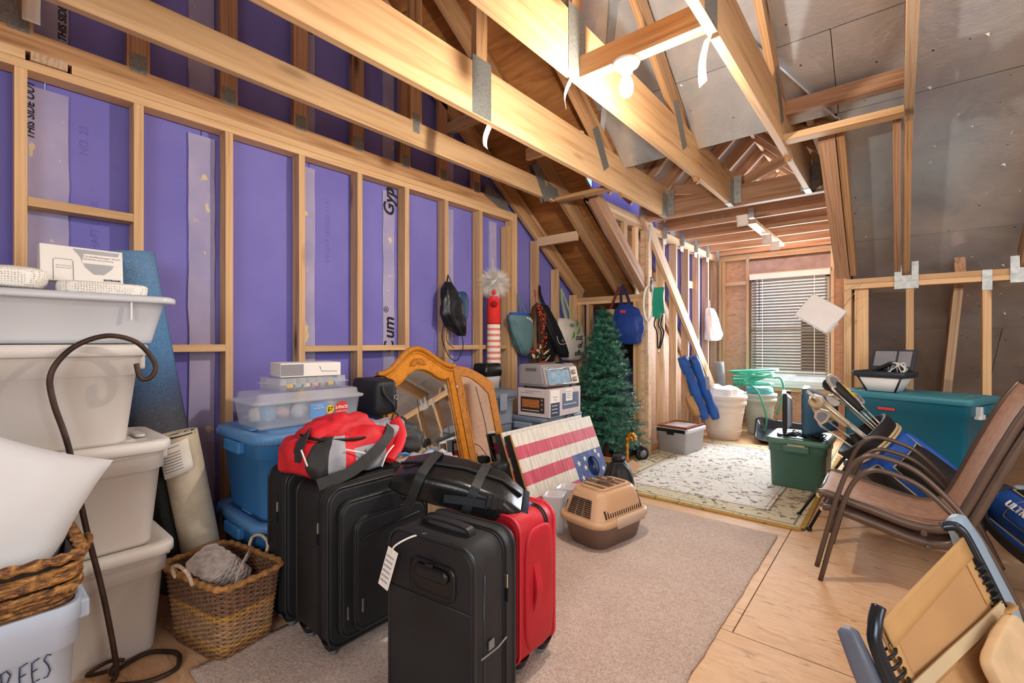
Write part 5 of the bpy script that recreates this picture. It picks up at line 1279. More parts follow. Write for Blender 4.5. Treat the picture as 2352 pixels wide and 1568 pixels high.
# black cloth bag, cardboard box, gold cane by the tree
cbg = thing('cloth_bag', 'black drawstring cloth bag slumped against the flag board', 'bag', (-1.55, 3.06, .012), (0, 0, R(30)))
def sack(secs, seed=0, amp=.012, nfold=9, n=40):
    rs = []; amp *= 1.8
    secs = [tuple(a+(b_-a)*k/4 for a, b_ in zip(s0, s1)) for s0, s1 in zip(secs, secs[1:]) for k in range(4)]+[secs[-1]]
    for z, wy, wx, oy, ox in secs:
        ring = []
        for k in range(n):
            a = 2*PI*k/n; f = 1+amp/max(wy, .02)*math.sin(nfold*a+seed+z*7)*(.5+.5*noise.noise(Vector((a, seed, z*5))))+1.3*amp/max(wy, .02)*noise.noise(Vector((math.cos(a)*2.2+seed, math.sin(a)*2.2, z*14)))
            sg = lambda q, e: math.copysign(abs(q)**e, q)
            ring.append(Vector((ox+wx*f*sg(math.cos(a), .8), oy+wy*f*sg(math.sin(a), .8), z)))
        rs.append(ring)
    return MB().rings(rs)
put('sack', sack([(0, .12, .10, 0, 0), (.04, .14, .115, 0, 0), (.18, .135, .11, 0, 0), (.29, .095, .08, 0, 0), (.33, .045, .038, .0, 0), (.355, .062, .045, 0, 0), (.37, .05, .035, .01, 0)], 2, .008, 13), MT['blacknylon'], cbg)
put('drawstring', MB().tube([(.034*math.cos(a*PI/8), .038*math.sin(a*PI/8), .228) for a in range(16)], .004, 5, closed=True), MT['zip'], cbg, (0, 0, .095))
MT['card'] = plain('corrugated_cardboard', '#b98a5c', .8, 0, .08)
cb = thing('cardboard_box', 'open brown cardboard box at the foot of the tree', 'box', (-1.98, 3.76, 0), (0, 0, R(8)))
for q in ((-.15, .15, -.15, .15, 0, .006), (-.15, -.145, -.15, .15, 0, .13), (.145, .15, -.15, .15, 0, .13), (-.15, .15, -.15, -.145, 0, .13), (-.15, .15, .145, .15, 0, .13)): put('box_wall', MB().box(*q), MT['card'], cb)
put('flap', MB().box(0, .09, -.15, .15, 0, .005).xf(Matrix.Translation((.15, 0, .13)) @ Matrix.Rotation(R(30), 4, 'Y')), MT['card'], cb)
put('flap', MB().box(-.15, .15, -.09, 0, 0, .005).xf(Matrix.Translation((0, -.15, .13)) @ Matrix.Rotation(R(-35), 4, 'X')), MT['card'], cb)
MT['gold'] = plain('gold_tinsel', '#d69a3c', .3, .85, .35, 90, .8, 200)
gc = thing('gold_cane', 'gold tinsel candy cane decoration beside the cardboard box', 'decoration', (-1.93, 3.98, 0))
put('cane', MB().tube(spline([(0, 0, 0.0), (0, 0, .12), (0, 0, .27), (.01, -.0, .335), (.045, .0, .355), (.075, .0, .33), (.078, 0, .30)], 7), [.016+.004*math.sin(i*2.2) for i in range(43)], 10), MT['gold'], gc)
put('bow', MB().tube([(.03+.03*math.cos(a*PI/6), -.018, .31+.02*math.sin(a*PI/6)) for a in range(12)], .011, 6, closed=True), MT['gold'], gc)
wc = thing('wheeled_cart', 'black wheeled cart parked behind the tree', 'cart', (-2.12, 4.42, 0), (0, 0, R(60)))
for sy in (-1, 1): 
    w_ = put('wheel', MB().lathe([(.02, -.02), (.07, -.02), (.075, -.012), (.075, .012), (.07, .02), (.02, .02)], 24).xf(Matrix.Translation((.08, sy*.10, .075)) @ Matrix.Rotation(R(90), 4, 'X')), MT['blackplastic'], wc)
    put('hubcap', MB().lathe([(0, .0), (.04, .0), (.035, .006), (0, .006)], 16).xf(Matrix.Translation((.08, sy*.10, .075)) @ Matrix.Rotation(R(90*sy), 4, 'X') @ Matrix.Translation((0, 0, -.026))), MT['wheelgrey'], w_)
put('chassis', soft((-.06, 0, .12), (.16, .075, .08), .5, .003, 5, 1, 24, 16), MT['blackplastic'], wc)

# ------------------------------------------------------------ artificial tree
def m_needle():
    k = NT('pine_needles'); k.col(k.ramp(k.noise(k.co(), 16, 3), [(.3, '#123f38'), (.48, '#256650'), (.66, '#62a888')])); k.set(Roughness=.45); return k.m
tr_ = thing('christmas_tree', 'undecorated artificial Christmas tree in front of closet opening', 'tree', (-2.27, 4.17, 0))
MT['bark'] = plain('brown_trunk', '#4a3526', .9)
put('trunk', MB().tube([(0, 0, 0), (0, 0, .8), (0, 0, 1.5)], [.022, .016, .006], 8), MT['bark'], tr_)
put('stand', MB().tube([(-.18, 0, .012), (0, 0, .05), (.18, 0, .012)], .01, 6).tube([(0, -.18, .012), (0, 0, .05), (0, .18, .012)], .01, 6), MT['blackplastic'], tr_)
rt = random.Random(21); vv = []; ff = []; bm_ = MB()
def brush(p0, p1, nn, ln):
    p0 = Vector(p0); p1 = Vector(p1); d = (p1-p0).normalized(); a = d.orthogonal().normalized(); b_ = d.cross(a)
    for i in range(nn):
        f = i/nn; c = p0.lerp(p1, .12+.88*f); an = rt.uniform(0, 2*PI); l_ = ln*rt.uniform(.7, 1.1)
        o_ = (a*math.cos(an)+b_*math.sin(an)+d*.75).normalized(); s = d.cross(o_)
        s = s.normalized()*.0022 if s.length > 1e-6 else a*.0022
        q = len(vv); vv.extend([c-s, c+s, c+o_*l_]); ff.append((q, q+1, q+2))
for i in range(330):
    h = i/330; z = .16+1.30*h; rad = (.375*(1-h)**.72+.03)
    an = i*2.39996; L = rad*rt.uniform(.82, 1.12); dz_ = rt.uniform(-.02, .09)
    p0 = (0, 0, z); p1 = (L*math.cos(an), L*math.sin(an), z+dz_)
    bm_.tube([p0, p1], [.004, .002], 4)
    brush(p0, p1, int(40+150*L), .045)
    for s in (-1, 1):
        for fr in (.45, .7):
            m_ = Vector(p0).lerp(Vector(p1), fr); a2 = an+s*.75; l2 = L*.42
            e = m_+Vector((l2*math.cos(a2), l2*math.sin(a2), .03)); brush(m_, e, int(14+90*l2), .04)
brush((0, 0, 1.40), (0, 0, 1.53), 50, .045); brush((0, 0, 1.3), (.03, .01, 1.50), 40, .04)
nm = MB(); nm.add(vv, ff, False)
o = put('needles', nm, m_needle(), tr_, fix=False); o['kind'] = 'stuff'
o = put('branches', bm_, MT['bark'], tr_); o['kind'] = 'stuff'

# ------------------------------------------------------------ things hanging on the studs
def hung(name, label, loc, cat='bag', rz=0): return thing(name, label, cat, loc, (0, 0, rz))
HX = -2.855
d1 = hung('drawstring_bag', 'black drawstring backpack hanging from a stud nail', (HX, 2.61, 1.745))
put('sack', sack([(-.50, .02, .015, .10, .05), (-.475, .05, .03, .09, .05), (-.42, .10, .05, .04, .055), (-.33, .125, .06, .0, .06), (-.22, .12, .055, -.0, .06), (-.12, .06, .04, -.04, .05), (-.06, .025, .02, -.03, .03)], 1, .008, 7), plain('black_satin', '#1b1f24', .35, 0, .3, 6, .3, 14, bd=.02), d1)
put('pocket_fold', soft((.085, .075, -.25), (.03, .06, .12), .6, .01, 12, 2, 20, 14), plain('navy_satin', '#28466a', .4, 0, .2, 8, .3, 14, bd=.02), d1)
put('cord', MB().tube(spline([(0, 0, 0), (.02, -.03, -.07)], 4), .005, 6).tube(spline([(0, 0, 0), (.04, .03, -.10), (.09, .06, -.17)], 4), .004, 6), MT['zip'], d1)
put('cord', MB().tube(spline([(.05, -.09, -.40), (.04, -.10, -.52), (.05, -.04, -.66), (.05, .05, -.70), (.06, .11, -.60), (.06, .10, -.49)], 8), .004, 6), MT['zip'], d1)
put('cord', MB().tube(spline([(.05, -.05, -.42), (.04, -.05, -.54), (.05, .02, -.60)], 8), .003, 6), MT['zip'], d1)
put('nail', MB().tube([(-.02, 0, .0), (.012, 0, .006)], .003, 6), MT['galv'], d1)
# gnome sock
gn = hung('gnome_draft_stopper', 'red and striped gnome draft stopper hanging with white fur hat', (HX+.065, 3.10, .83), 'decoration', R(-45))
def m_stripe():
    k = NT('pink_striped_jersey'); tc = k.n('TexCoord'); se = k.n('SeparateXYZ'); k.l(tc.outputs['Object'], se.inputs[0])
    s = k.math('LESS_THAN', k.math('FRACT', k.math('MULTIPLY', se.outputs[2], 1/.052)), .42)
    k.col(k.mix(s, '#efe4d4', '#dd7f78')); k.set(Roughness=.9); k.bump(k.noise(k.co(), 140, 2), .3, .003); return k.m
put('striped_body', MB().lathe([(.03, -.01), (.055, .005), (.062, .04), (.063, .25), (.06, .46), (.058, .53)], 20), m_stripe(), gn)
MT['redfelt'] = plain('red_felt', '#d92d2b', .85, 0, .1, 20, .3, 200)
put('red_body', MB().lathe([(.059, .525), (.06, .55), (.06, .70), (.055, .755), (.03, .79)], 20), MT['redfelt'], gn)
put('nose', MB().ell((.066, 0, .805), (.022, .022, .024), 12, 8), MT['redfelt'], gn); put('pompom', MB().ell((.07, 0, .70), (.02, .03, .028), 12, 8), plain('dark_red_pompom', '#a0141c', .9), gn)
put('beard', MB().lathe([(.004, .71), (.03, .76), (.055, .80), (.058, .84), (.03, .88)], 14), MT['pillow'], gn)
fv, fg = [], []; rf = random.Random(2)
for i in range(2600):
    z = rf.uniform(-1, 1); a = rf.uniform(0, 2*PI); n_ = Vector((math.sqrt(1-z*z)*math.cos(a), math.sqrt(1-z*z)*math.sin(a), z)); c = Vector((0, 0, .895))+Vector((n_.x*.06, n_.y*.062, n_.z*.058))
    l_ = rf.uniform(.05, .115); s = n_.orthogonal().normalized()*.002; q = len(fv); fv += [c-s, c+s, c+n_*l_+Vector((0, 0, -.012))]; fg.append((q, q+1, q+2))
o = put('fur_hat', MB().add(fv, fg).ell((0, 0, .895), (.055, .06, .05), 14, 10), plain('white_fur', '#f2efe8', .9, 0, .03), gn, fix=False); o['kind'] = 'stuff'
put('hanger_loop', MB().tube([(0, 0, .93), (-.02, -.005, 1.02), (-.045, -.01, 1.12)], .003, 5), MT['paper'], gn)
# teal cloth bag
tb = hung('cloth_tote', 'teal-grey quilted cloth bag with blue rim hanging by straps', (HX, 3.50, 1.66))
put('sack', sack([(-.60, .02, .02, .06, .05), (-.57, .07, .04, .05, .06), (-.48, .12, .06, .02, .07), (-.34, .155, .07, -.02, .075), (-.25, .165, .07, -.05, .08), (-.215, .15, .06, -.06, .08)], 3, .006, 8), plain('teal_grey_cloth', '#5d7f86', .85, 0, .12, 6, .3, 30, bd=.01), tb)
put('blue_rim', MB().rings([[Vector((.08+.058*math.cos(a*PI/12)*k_, -.06+.145*math.sin(a*PI/12)*k_, z)) for a in range(24)] for z, k_ in ((-.245, 1.06), (-.195, .9), (-.19, .85))]), plain('bright_blue_cloth', '#2358b0', .8), tb)
for y in (-.03, .05): put('strap', MB().ribbon(spline([(.02, 0, 0), (.05, y*.5, -.10), (.10, y, -.24)], 6), .022, (1, 0, .2), .003), plain('slate_strap', '#5f7888', .85), tb)
put('cream_edge', MB().tube(spline([(.15, -.03, -.235), (.14, .06, -.26), (.11, .11, -.32), (.1, .12, -.47)], 6), .007, 6), MT['paper'], tb)
# grapevine wreath spray
MT['vine'] = plain('grapevine_twigs', '#4f3323', .9, 0, .35, 40); MT['berry'] = plain('orange_red_berry', '#d5451f', .4, 0, .2, 30); MT['redpetal'] = plain('red_felt_petal', '#b81f25', .8); MT['creampetal'] = plain('cream_petal', '#e6dcb8', .8); MT['leafg'] = plain('dark_green_leaf', '#2f4a34', .7)
wr_ = hung('twig_wreath', 'oval twig wreath with orange berries and red cream flowers', (HX+.09, 3.70, 1.25), 'wreath')
rw = random.Random(8); m = MB()
for i in range(34):
    ph = rw.uniform(0, 6); e = rw.uniform(-.025, .025); pts = []
    for k in range(26):
        a = 2*PI*k/26; pts.append((.015*math.sin(5*a+ph)+rw.uniform(-.003, .003), (.085+e+.012*math.sin(3*a+ph))*math.cos(a), (.30+e+.012*math.cos(4*a+ph))*math.sin(a)))
    m.tube(pts, .0035, 4, closed=True)
o = put('twigs', m, MT['vine'], wr_); o['kind'] = 'stuff'
for i in range(70):
    a = rw.uniform(-.6, 1.5); o = put('berry', MB().ell((0, 0, 0), (.008, .008, .009), 7, 5) if i == 0 else bm0, MT['berry'], wr_, (.02+rw.uniform(-.01, .025), .085*math.cos(a)+rw.uniform(-.03, .045), .30*math.sin(a)+rw.uniform(-.03, .03)), fix=False)
    if i == 0: bm0 = o.data
for i in range(3): put('berry_sprig', MB().tube(spline([(.02, -.02+.01*i, .26), (.03, -.05, .36), (.03, -.045-.02*i, .45)], 5), .002, 5), MT['vine'], wr_)
for i in range(5): put('berry', bm0, MT['berry'], wr_, (.03, -.05-.01*(i % 3), .36+.022*i), fix=False)
def petal(L, w_): return MB().grid(lambda u, v: ((.35*L*math.sin(u*2.2)*.5), (v-.5)*w_*math.sin(PI*min(1, u*.92+.08))**.8, u*L), 6, 2)
for i in range(22):
    mt = (MT['redpetal'], MT['creampetal'], MT['leafg'])[i % 3]; y = rw.uniform(-.07, .10); z = rw.uniform(-.30, -.10)
    put('petal', petal(rw.uniform(.08, .12), .03), mt, wr_, (.025, y, z), (rw.uniform(-1.8, 1.8), rw.uniform(.0, .5), rw.uniform(-.4, .4)), solid=.003)
# black tote bags
bt = hung('tote_bag', 'long black tote bag hanging beside the white slogan tote', (HX, 3.86, 1.775))
put('sack', sack([(-.74, .05, .04, .28, .13), (-.70, .085, .05, .25, .13), (-.55, .12, .055, .16, .11), (-.40, .115, .05, .08, .085), (-.27, .085, .035, .035, .055), (-.20, .07, .02, .02, .045)], 5, .006, 6), MT['blacknylon'], bt)
put('back_sack', sack([(-.78, .12, .03, .08, .05), (-.70, .14, .04, .08, .05), (-.45, .13, .04, .06, .05), (-.25, .10, .03, .03, .04)], 9, .006, 6), plain('black_canvas', '#121314', .8, 0, .2, 20), bt)
put('green_lining', MB().ribbon([(.075, .0, -.27), (.095, .06, -.33), (.11, .09, -.40)], .07, (1, .0, .3), .004), plain('dark_green_lining', '#1c4a40', .8), bt)
for y in (-.0, .05): put('strap', MB().ribbon(spline([(.015, 0, 0), (.03, y*.4-.02, -.10), (.06, y+.01, -.24)], 6), .026, (1, 0, .2), .003), MT['blacknylon'], bt)
put('pocket_trim', MB().tube(spline([(.16, .10, -.52), (.175, .13, -.60), (.19, .26, -.585), (.17, .28, -.53)], 5), .003, 5), MT['paper'], bt)
put('ring', MB().tube([(.185, .17+.014*math.cos(a*PI/6), -.565+.022*math.sin(a*PI/6)) for a in range(12)], .003, 5, closed=True), MT['chrome'], bt)
put('blue_hem', MB().ribbon([(.04, .20, -.60), (.045, .19, -.78)], .05, (1, 0, 0), .003), plain('royal_blue_hem', '#2348b0', .8), bt)
# white slogan tote
wt = hung('slogan_tote', 'off-white canvas tote with palm print and handwritten slogan', (HX, 4.25, 1.775))
put('sack', sack([(-.79, .05, .03, .10, .08), (-.77, .16, .06, .10, .085), (-.70, .22, .075, .10, .09), (-.55, .25, .07, .09, .09), (-.42, .24, .055, .07, .08), (-.35, .19, .035, .05, .07), (-.325, .12, .02, .0, .06)], 4, .004, 5), plain('off_white_canvas', '#d9d3ca', .9, 0, .04, 5, .2, 300), wt)
MT['paletgreen'] = plain('pale_green_strap', '#9dbf86', .85)
for y in (-.03, .0, .11): put('strap', MB().ribbon(spline([(.02, 0, 0), (.04, y*.6, -.14), (.085, y+.03, -.36)], 6), .024, (1, 0, .1), .003), MT['paletgreen'], wt)
SX = .168
for s, y, z, sz in (('out', .13, -.53, .10), ('of', .13, -.615, .10), ('office', .12, -.70, .085)): text(s, sz, MT['ink'], wt, axes((SX+(.004 if z < -.6 else -.006), y, z), (0, 1, 0), (.0 if z < -.6 else -.06, 0, 1)), shear=.35, depth=.002)
for (y, z, rr_) in ((.02, -.40, .3), (.10, -.41, -.5), (.02, -.47, 1.2), (.07, -.50, -1.6)): put('palm_leaf', petal(.10, .035), plain('print_green', '#6fb35e', .8), wt, (SX-.02+.006*(z < -.45), y+.03, z), (1.2+rr_, 0, 0), solid=.004)
# blue bag and beige bag on the closet opening
b2 = hung('cloth_bag', 'royal blue cloth bag hanging at the closet opening', (-2.28, 4.60, 1.80), rz=R(-90))
put('sack', sack([(-.63, .07, .04, .08, .06), (-.61, .14, .06, .08, .06), (-.50, .175, .075, .08, .07), (-.36, .17, .065, .09, .065), (-.26, .13, .04, .07, .05), (-.20, .05, .02, .03, .03)], 6, .007, 7), plain('royal_blue_nylon', '#1c3f8f', .55, 0, .15, 6, .25, 20, bd=.015), b2)
for y in (-.02, .09): put('strap', MB().ribbon(spline([(.01, 0, .0), (.02, y*.6, -.10), (.045, y+.03, -.26)], 6), .03, (1, 0, .1), .003), plain('navy_maroon_strap', '#2a2350', .7), b2)
put('red_patch', MB().box(.10, .103, .02, .08, -.35, -.27), MT['redprint'], b2)
b3 = hung('cloth_bag', 'beige cloth bag with maroon straps behind the tree tip', (-2.30, 4.60, 1.80), rz=R(-90))
b3.location = (-2.40, 4.60, 1.79)
put('sack', sack([(-.52, .05, .03, -.02, .03), (-.48, .085, .04, -.02, .035), (-.34, .075, .035, -.02, .03), (-.24, .04, .02, -.01, .02)], 7, .006, 6), plain('beige_cotton', '#c9a77c', .9, 0, .08), b3)
put('strap', MB().ribbon(spline([(.005, .08, .0), (.012, .03, -.12), (.02, -.02, -.25)], 6), .03, (1, 0, .1), .003), plain('maroon_strap', '#6d2a2e', .8), b3)
# ------------------------------------------------------------ dormer: file box, pots, hose, sled
fb = thing('file_box', 'clear file box with black lid clip below the wall post', 'storage box', (-1.84, 5.10, .014), (0, 0, R(-6)))
put('body', MB().rr([(.31, .40, 0, .02), (.345, .44, .235, .025), (.35, .445, .235, .025)]), clear('smoky_clear_plastic', '#c9c6cc', .8, .3), fb)
put('papers', MB().box(-.14, .14, -.18, .18, .01, .16), plain('manila_paper', '#d6b39a', .8), fb)
put('lid', MB().rr([(.365, .46, .225, .025), (.37, .465, .232, .025), (.37, .465, .262, .025), (.34, .44, .268, .02)]), MT['clear'], fb)
put('clip', MB().box(-.16, .16, -.238, -.232, .225, .262), MT['blackplastic'], fb, bevel=.003); put('clip_latch', MB().box(-.04, .04, -.244, -.235, .20, .25), MT['blackplastic'], fb, bevel=.003)
pf = thing('picture_frame', 'brown wooden frame lying flat on the file box', 'frame', (-1.835, 5.09, .284), (0, 0, R(-6)))
MT['cherry'] = wood('reddish_frame_wood', '#9a5a38', '#84462a', '#5f2f1a', 1.5, False, .4)
for q in ((-.165, -.135, -.21, .21), (.135, .165, -.21, .21), (-.135, .135, -.21, -.18), (-.135, .135, .18, .21)): put('frame_rail', MB().box(*q, 0, .02), MT['cherry'], pf, bevel=.003)
put('glass', MB().box(-.135, .135, -.18, .18, .004, .008), plain('white_mat', '#d6dbe2', .2), pf)
MT['potwhite'] = plastic('cream_planter_plastic', '#ddd3c8')
pt = thing('planter_pot', 'large cream plastic planter pot stuffed with plastic film', 'planter', (-1.68, 6.12, .0))
put('pot', MB().lathe([(.16, 0), (.175, .01), (.20, .10), (.203, .105), (.21, .20), (.235, .36), (.238, .38), (.245, .42), (.262, .43), (.262, .47), (.25, .485), (.268, .50), (.272, .53), (.262, .55), (.235, .55), (.22, .45), (.0, .44)], 40), MT['potwhite'], pt)
for z, r_ in ((.08, .197), (.115, .207), (.34, .233)): put('groove_ring', MB().tube([(r_*math.cos(a*PI/20), r_*math.sin(a*PI/20), z) for a in range(40)], .004, 6, closed=True), MT['potwhite'], pt)
o = put('plastic_film', soft((0, 0, 0), (.20, .20, .09), .7, .06, 9, 3, 44, 24), clear('white_plastic_film', '#eef0ee', .85, .25), None, (-1.68, 6.12, .56)); tag(o, 'bunched white plastic film filling the cream planter', 'plastic film')
g2 = thing('planter_pot', 'ribbed grey planter pot carrying the coiled hose', 'planter', (-1.40, 6.72, 0))
put('pot', MB().lathe([(.13, 0)]+[(.135+.0023*i+(.008 if i % 2 else 0), .01+.028*i) for i in range(14)]+[(.185, .42), (.20, .43), (.20, .47), (.18, .475), (.205, .50), (.205, .53), (.18, .53), (.16, .45), (0, .45)], 32), plastic('grey_green_plastic', '#b3bdb4'), g2)
put('blue_rim_insert', MB().lathe([(.15, .50), (.155, .60), (.14, .61), (0, .61)], 28), plastic('aqua_plastic', '#58a9b8'), g2)
hs = thing('garden_hose', 'coiled green garden hose piled on the grey planter', 'hose', (-1.40, 6.72, .615))
MT['hose'] = plain('green_vinyl_hose', '#3fa58a', .35, 0, .15, 20); rh = random.Random(4)
for i in range(9):
    a0 = rh.uniform(0, 6); tl = rh.uniform(-.3, .3); rr_ = .20+rh.uniform(-.03, .05)
    pts = [(rr_*1.15*math.cos(a0+2*PI*k/36)+rh.uniform(-.004, .004)-.08, rr_*.8*math.sin(a0+2*PI*k/36), .012+i*.024+tl*.3*math.cos(a0+2*PI*k/36)) for k in range(36)]
    put('coil', MB().tube(pts, .0125, 8, closed=True), MT['hose'], hs)
put('loose_end', MB().tube(spline([(.16, .0, .12), (.24, -.02, .12), (.28, -.05, .02), (.26, -.08, -.15), (.22, -.1, -.33)], 7), .0125, 8), MT['hose'], hs)
put('loose_end', MB().tube(spline([(-.05, -.2, .02), (.04, -.26, -.05), (.12, -.30, -.25), (.14, -.30, -.42), (.10, -.30, -.58)], 7), .011, 8), MT['hose'], hs)
tb_ = thing('foam_tube', 'grey rolled foam tube standing behind the planter', 'roll', (-1.80, 6.62, 0)); tb_.rotation_euler = (R(3), R(-4), 0)
put('roll', spiral(.015, .062, 2.2, .93, 44), plain('grey_foam', '#7f868c', .8, 0, .1), tb_, solid=.01)
MT['blackgloss'] = plain('glossy_black_plastic', '#1a222b', .22, 0, .1)
sd = thing('boot_tray', 'shallow black plastic tray propped on the floor below window', 'tray', (-1.03, 6.36, .02))
sd.rotation_euler = (R(20), R(5), R(12))
put('tray', MB().rr([(.56, .42, .0, .05), (.66, .52, .10, .07), (.70, .56, .105, .08), (.70, .56, .112, .08), (.65, .51, .105, .07), (.54, .40, .012, .05)], cap1=True), MT['blackgloss'], sd)
put('inner_dome', soft((.05, 0, .03), (.2, .14, .07), .7, .0, 5, 1, 30, 16, None, None, -.02), MT['blackgloss'], sd)
# things on the dormer wall
lc = thing('extension_cord', 'coiled white extension cord hanging on the corner post', 'cord', (-1.985, 4.60, 1.76))
lc.location = (-2.03, 4.605, 1.76)
for i in range(4): put('loop', MB().tube([(.045*math.cos(2*PI*k/28)*(1+.06*i)+.04, -.012-.004*i, -.17+.17*math.sin(2*PI*k/28)*(1+.03*i)) for k in range(28)], .0045, 6, closed=True), MT['paper'], lc)
put('tail', MB().tube(spline([(.03, -.012, -.33), (.035, -.012, -.5), (.032, -.012, -.7)], 5), .0045, 6), MT['paper'], lc)
put('coupling', MB().tube([(.075, -.02, .06), (.075, -.02, -.05)], .016, 10).tube([(.075, -.02, .10), (.075, -.02, .06)], .012, 10), MT['galv'], lc)
ls = thing('dog_leashes', 'green and black leashes hanging beside the extension cord', 'leash', (-1.88, 4.60, 1.75))
MT['greenweb'] = plain('emerald_webbing', '#1f9c80', .6, 0, .12)
for y, l_ in ((-.03, .30), (.0, .32), (.035, .27)): put('green_strap', MB().ribbon(spline([(y, .0, -.0), (y-.006, -.02, -.1), (y*1.3, -.02, -l_)], 5), .045, (0, -1, 0), .004), MT['greenweb'], ls)
for y in (-.025, .02, .045): put('black_strap', MB().tube(spline([(y, -.012, -.28), (y-.02, -.012, -.38), (y+.01, -.012, -.46), (y*.3, -.012, -.62)], 6), .008, 6), MT['blacknylon'], ls)
put('snap_hook', MB().tube([(.0, -.012, -.62), (.0, -.012, -.68)], .006, 6), MT['chrome'], ls)
wb_ = hung('laundry_sack', 'white plastic sack hanging on the dormer studs', (-2.04, 6.62, 1.76))
put('sack', sack([(-.55, .10, .05, .03, .08), (-.53, .20, .08, .03, .08), (-.45, .23, .085, .03, .09), (-.25, .17, .07, .01, .07), (-.15, .12, .05, .0, .055), (-.11, .10, .04, .0, .05)], 8, .008, 6), plain('white_sack', '#e4dfdb', .7, 0, .03, 5, .2, 15, bd=.02), wb_)
put('hook', MB().tube(spline([(.0, 0, .02), (.04, 0, .0), (.05, 0, -.12)], 5), .005, 6), MT['chrome'], wb_)
ch = thing('camp_chair_bag', 'folded blue camp chair in its bag leaning by the planter', 'camp chair', (-1.70, 5.66, .30))
MT['bluecamp'] = plain('blue_polyester', '#1d55a4', .5, 0, .2, 6, .3, 16, bd=.02)
def tubebag(dx, dy, L, r0, r1, nm):
    pts = [Vector((dx, dy, 0)).lerp(Vector((dx-.20, dy-.20, L)), k/8) for k in range(9)]
    put(nm, MB().tube(pts, [r0*(.75 if k == 0 else 1)+(r1-r0)*k/8+.006*math.sin(k*2.1) for k in range(9)], 14), MT['bluecamp'], ch)
tubebag(.05, .05, .73, .058, .055, 'bag_leg'); tubebag(-.04, -.04, .72, .055, .06, 'bag_leg')
put('drawstring', MB().tube(spline([(-.16, -.22, .70), (-.12, -.24, .66), (-.14, -.26, .60)], 5), .006, 6), MT['blacknylon'], ch)
put('label_patch', MB().grid(lambda u, v: (.03+.045*math.sin(u*1.2)-.04, -.075-.03*math.cos(u*1.2)-.06*v+.0, .34+.16*v), 5, 4), plain('grey_care_label', '#8e93a8', .8, 0, .3, 90), ch, solid=.004)
bgb = hung('canvas_bag', 'tan canvas sling bag hanging under the blue camp chair', (-1.93, 5.42, .93))
put('sack', sack([(-.62, .04, .04, .24, .10), (-.58, .11, .06, .20, .10), (-.48, .12, .06, .13, .08), (-.36, .07, .04, .06, .05)], 2, .006, 6), plain('tan_canvas', '#b98f63', .85, 0, .1), bgb)
put('sling', MB().tube(spline([(.0, 0, 0), (.03, .02, -.2), (.06, .07, -.38)], 5), .008, 6), plain('tan_strap', '#a87f56', .85), bgb)
put('sling', MB().tube(spline([(.0, 0, 0), (.06, .10, -.25), (.12, .22, -.46)], 5), .005, 6), MT['paper'], bgb)
# white tilted lid hanging at the dormer edge
hp = thing('hanging_panel', 'tilted white flat plastic box hung by wires near the blind', 'panel', (-.49, 4.45, 1.425))
hp.matrix_basis = axes((-.49, 4.45, 1.425), (.80, -.12, -.56), (.50, .22, .80))
put('panel', MB().rr([(.27, .21, -.025, .01), (.28, .22, -.02, .012), (.28, .22, .012, .012), (.265, .205, .016, .01)]), plain('white_panel', '#ece9e6', .5, 0, .03), hp)
put('edge_clip', MB().box(.125, .15, -.09, .0, -.024, .018), MT['clear2'], hp, bevel=.003)
put('wire', MB().tube([(-.03, .11, .0), (.10, .33, .10)], .002, 5).tube([(.10, .10, .0), (.10, .33, .10)], .002, 5), MT['galv'], hp)

# ------------------------------------------------------------ green tote with monitors
MT['green'] = plastic('forest_green_plastic', '#486f60'); MT['greenlid'] = plastic('forest_green_lid', '#557d6b')
t = tote('storage_tote', 'forest green tote on the rug corner carrying old monitors', (-.635, 4.56, .015), GY, .50, .42, .40, MT['green'], MT['greenlid'], r=.05, taper=.88, recess=False)
put('tan_latch', MB().box(-.276, -.264, -.06, .06, .345, .362), MT['tan'], t, bevel=.004)
lm = thing('flat_monitor', 'slim black flat monitor seen from behind on the green tote', 'monitor', (-.735, 4.52, .415), (0, 0, R(10)))
put('bezel', MB().box(-.03, .0, -.17, .17, .03, .36), MT['blackplastic'], lm, bevel=.006)
put('back_cover', MB().rings([[Vector((x, a, b_+.20)) for a, b_ in rrect(w_, h_, .02, 4)] for x, w_, h_ in ((.0, .30, .28), (.035, .24, .22), (.04, .20, .18))]), plain('grey_silver_plastic', '#9aa6b2', .35, .2), lm)
put('screen', MB().box(-.031, -.0301, -.155, .155, .045, .345), MT['blackgloss'], lm)
put('stand_base', MB().rr([(.14, .18, 0, .04), (.12, .16, .012, .04)]), MT['blackplastic'], lm)
put('top_clip', MB().box(.0, .03, -.03, .03, .345, .37), MT['blackplastic'], lm, bevel=.004)
cm = thing('crt_monitor', 'bulky blue-grey tube monitor beside the flat one', 'monitor', (-.56, 4.56, .415), (0, 0, R(5)))
MT['crt'] = plain('blue_grey_casing', '#3a5f78', .4, 0, .08)
put('casing', MB().rings([[Vector((x, a, b_+zc)) for a, b_ in rrect(w_, h_, .03, 4)] for x, w_, h_, zc in ((-.06, .36, .38, .215), (-.02, .36, .38, .215), (.0, .34, .36, .21), (.10, .28, .28, .20), (.18, .20, .20, .18))]), MT['crt'], cm)
put('screen', MB().box(-.064, -.059, -.15, .15, .06, .36), MT['blackgloss'], cm)
put('foot', MB().rr([(.16, .2, 0, .04), (.13, .17, .035, .04)]), MT['crt'], cm)
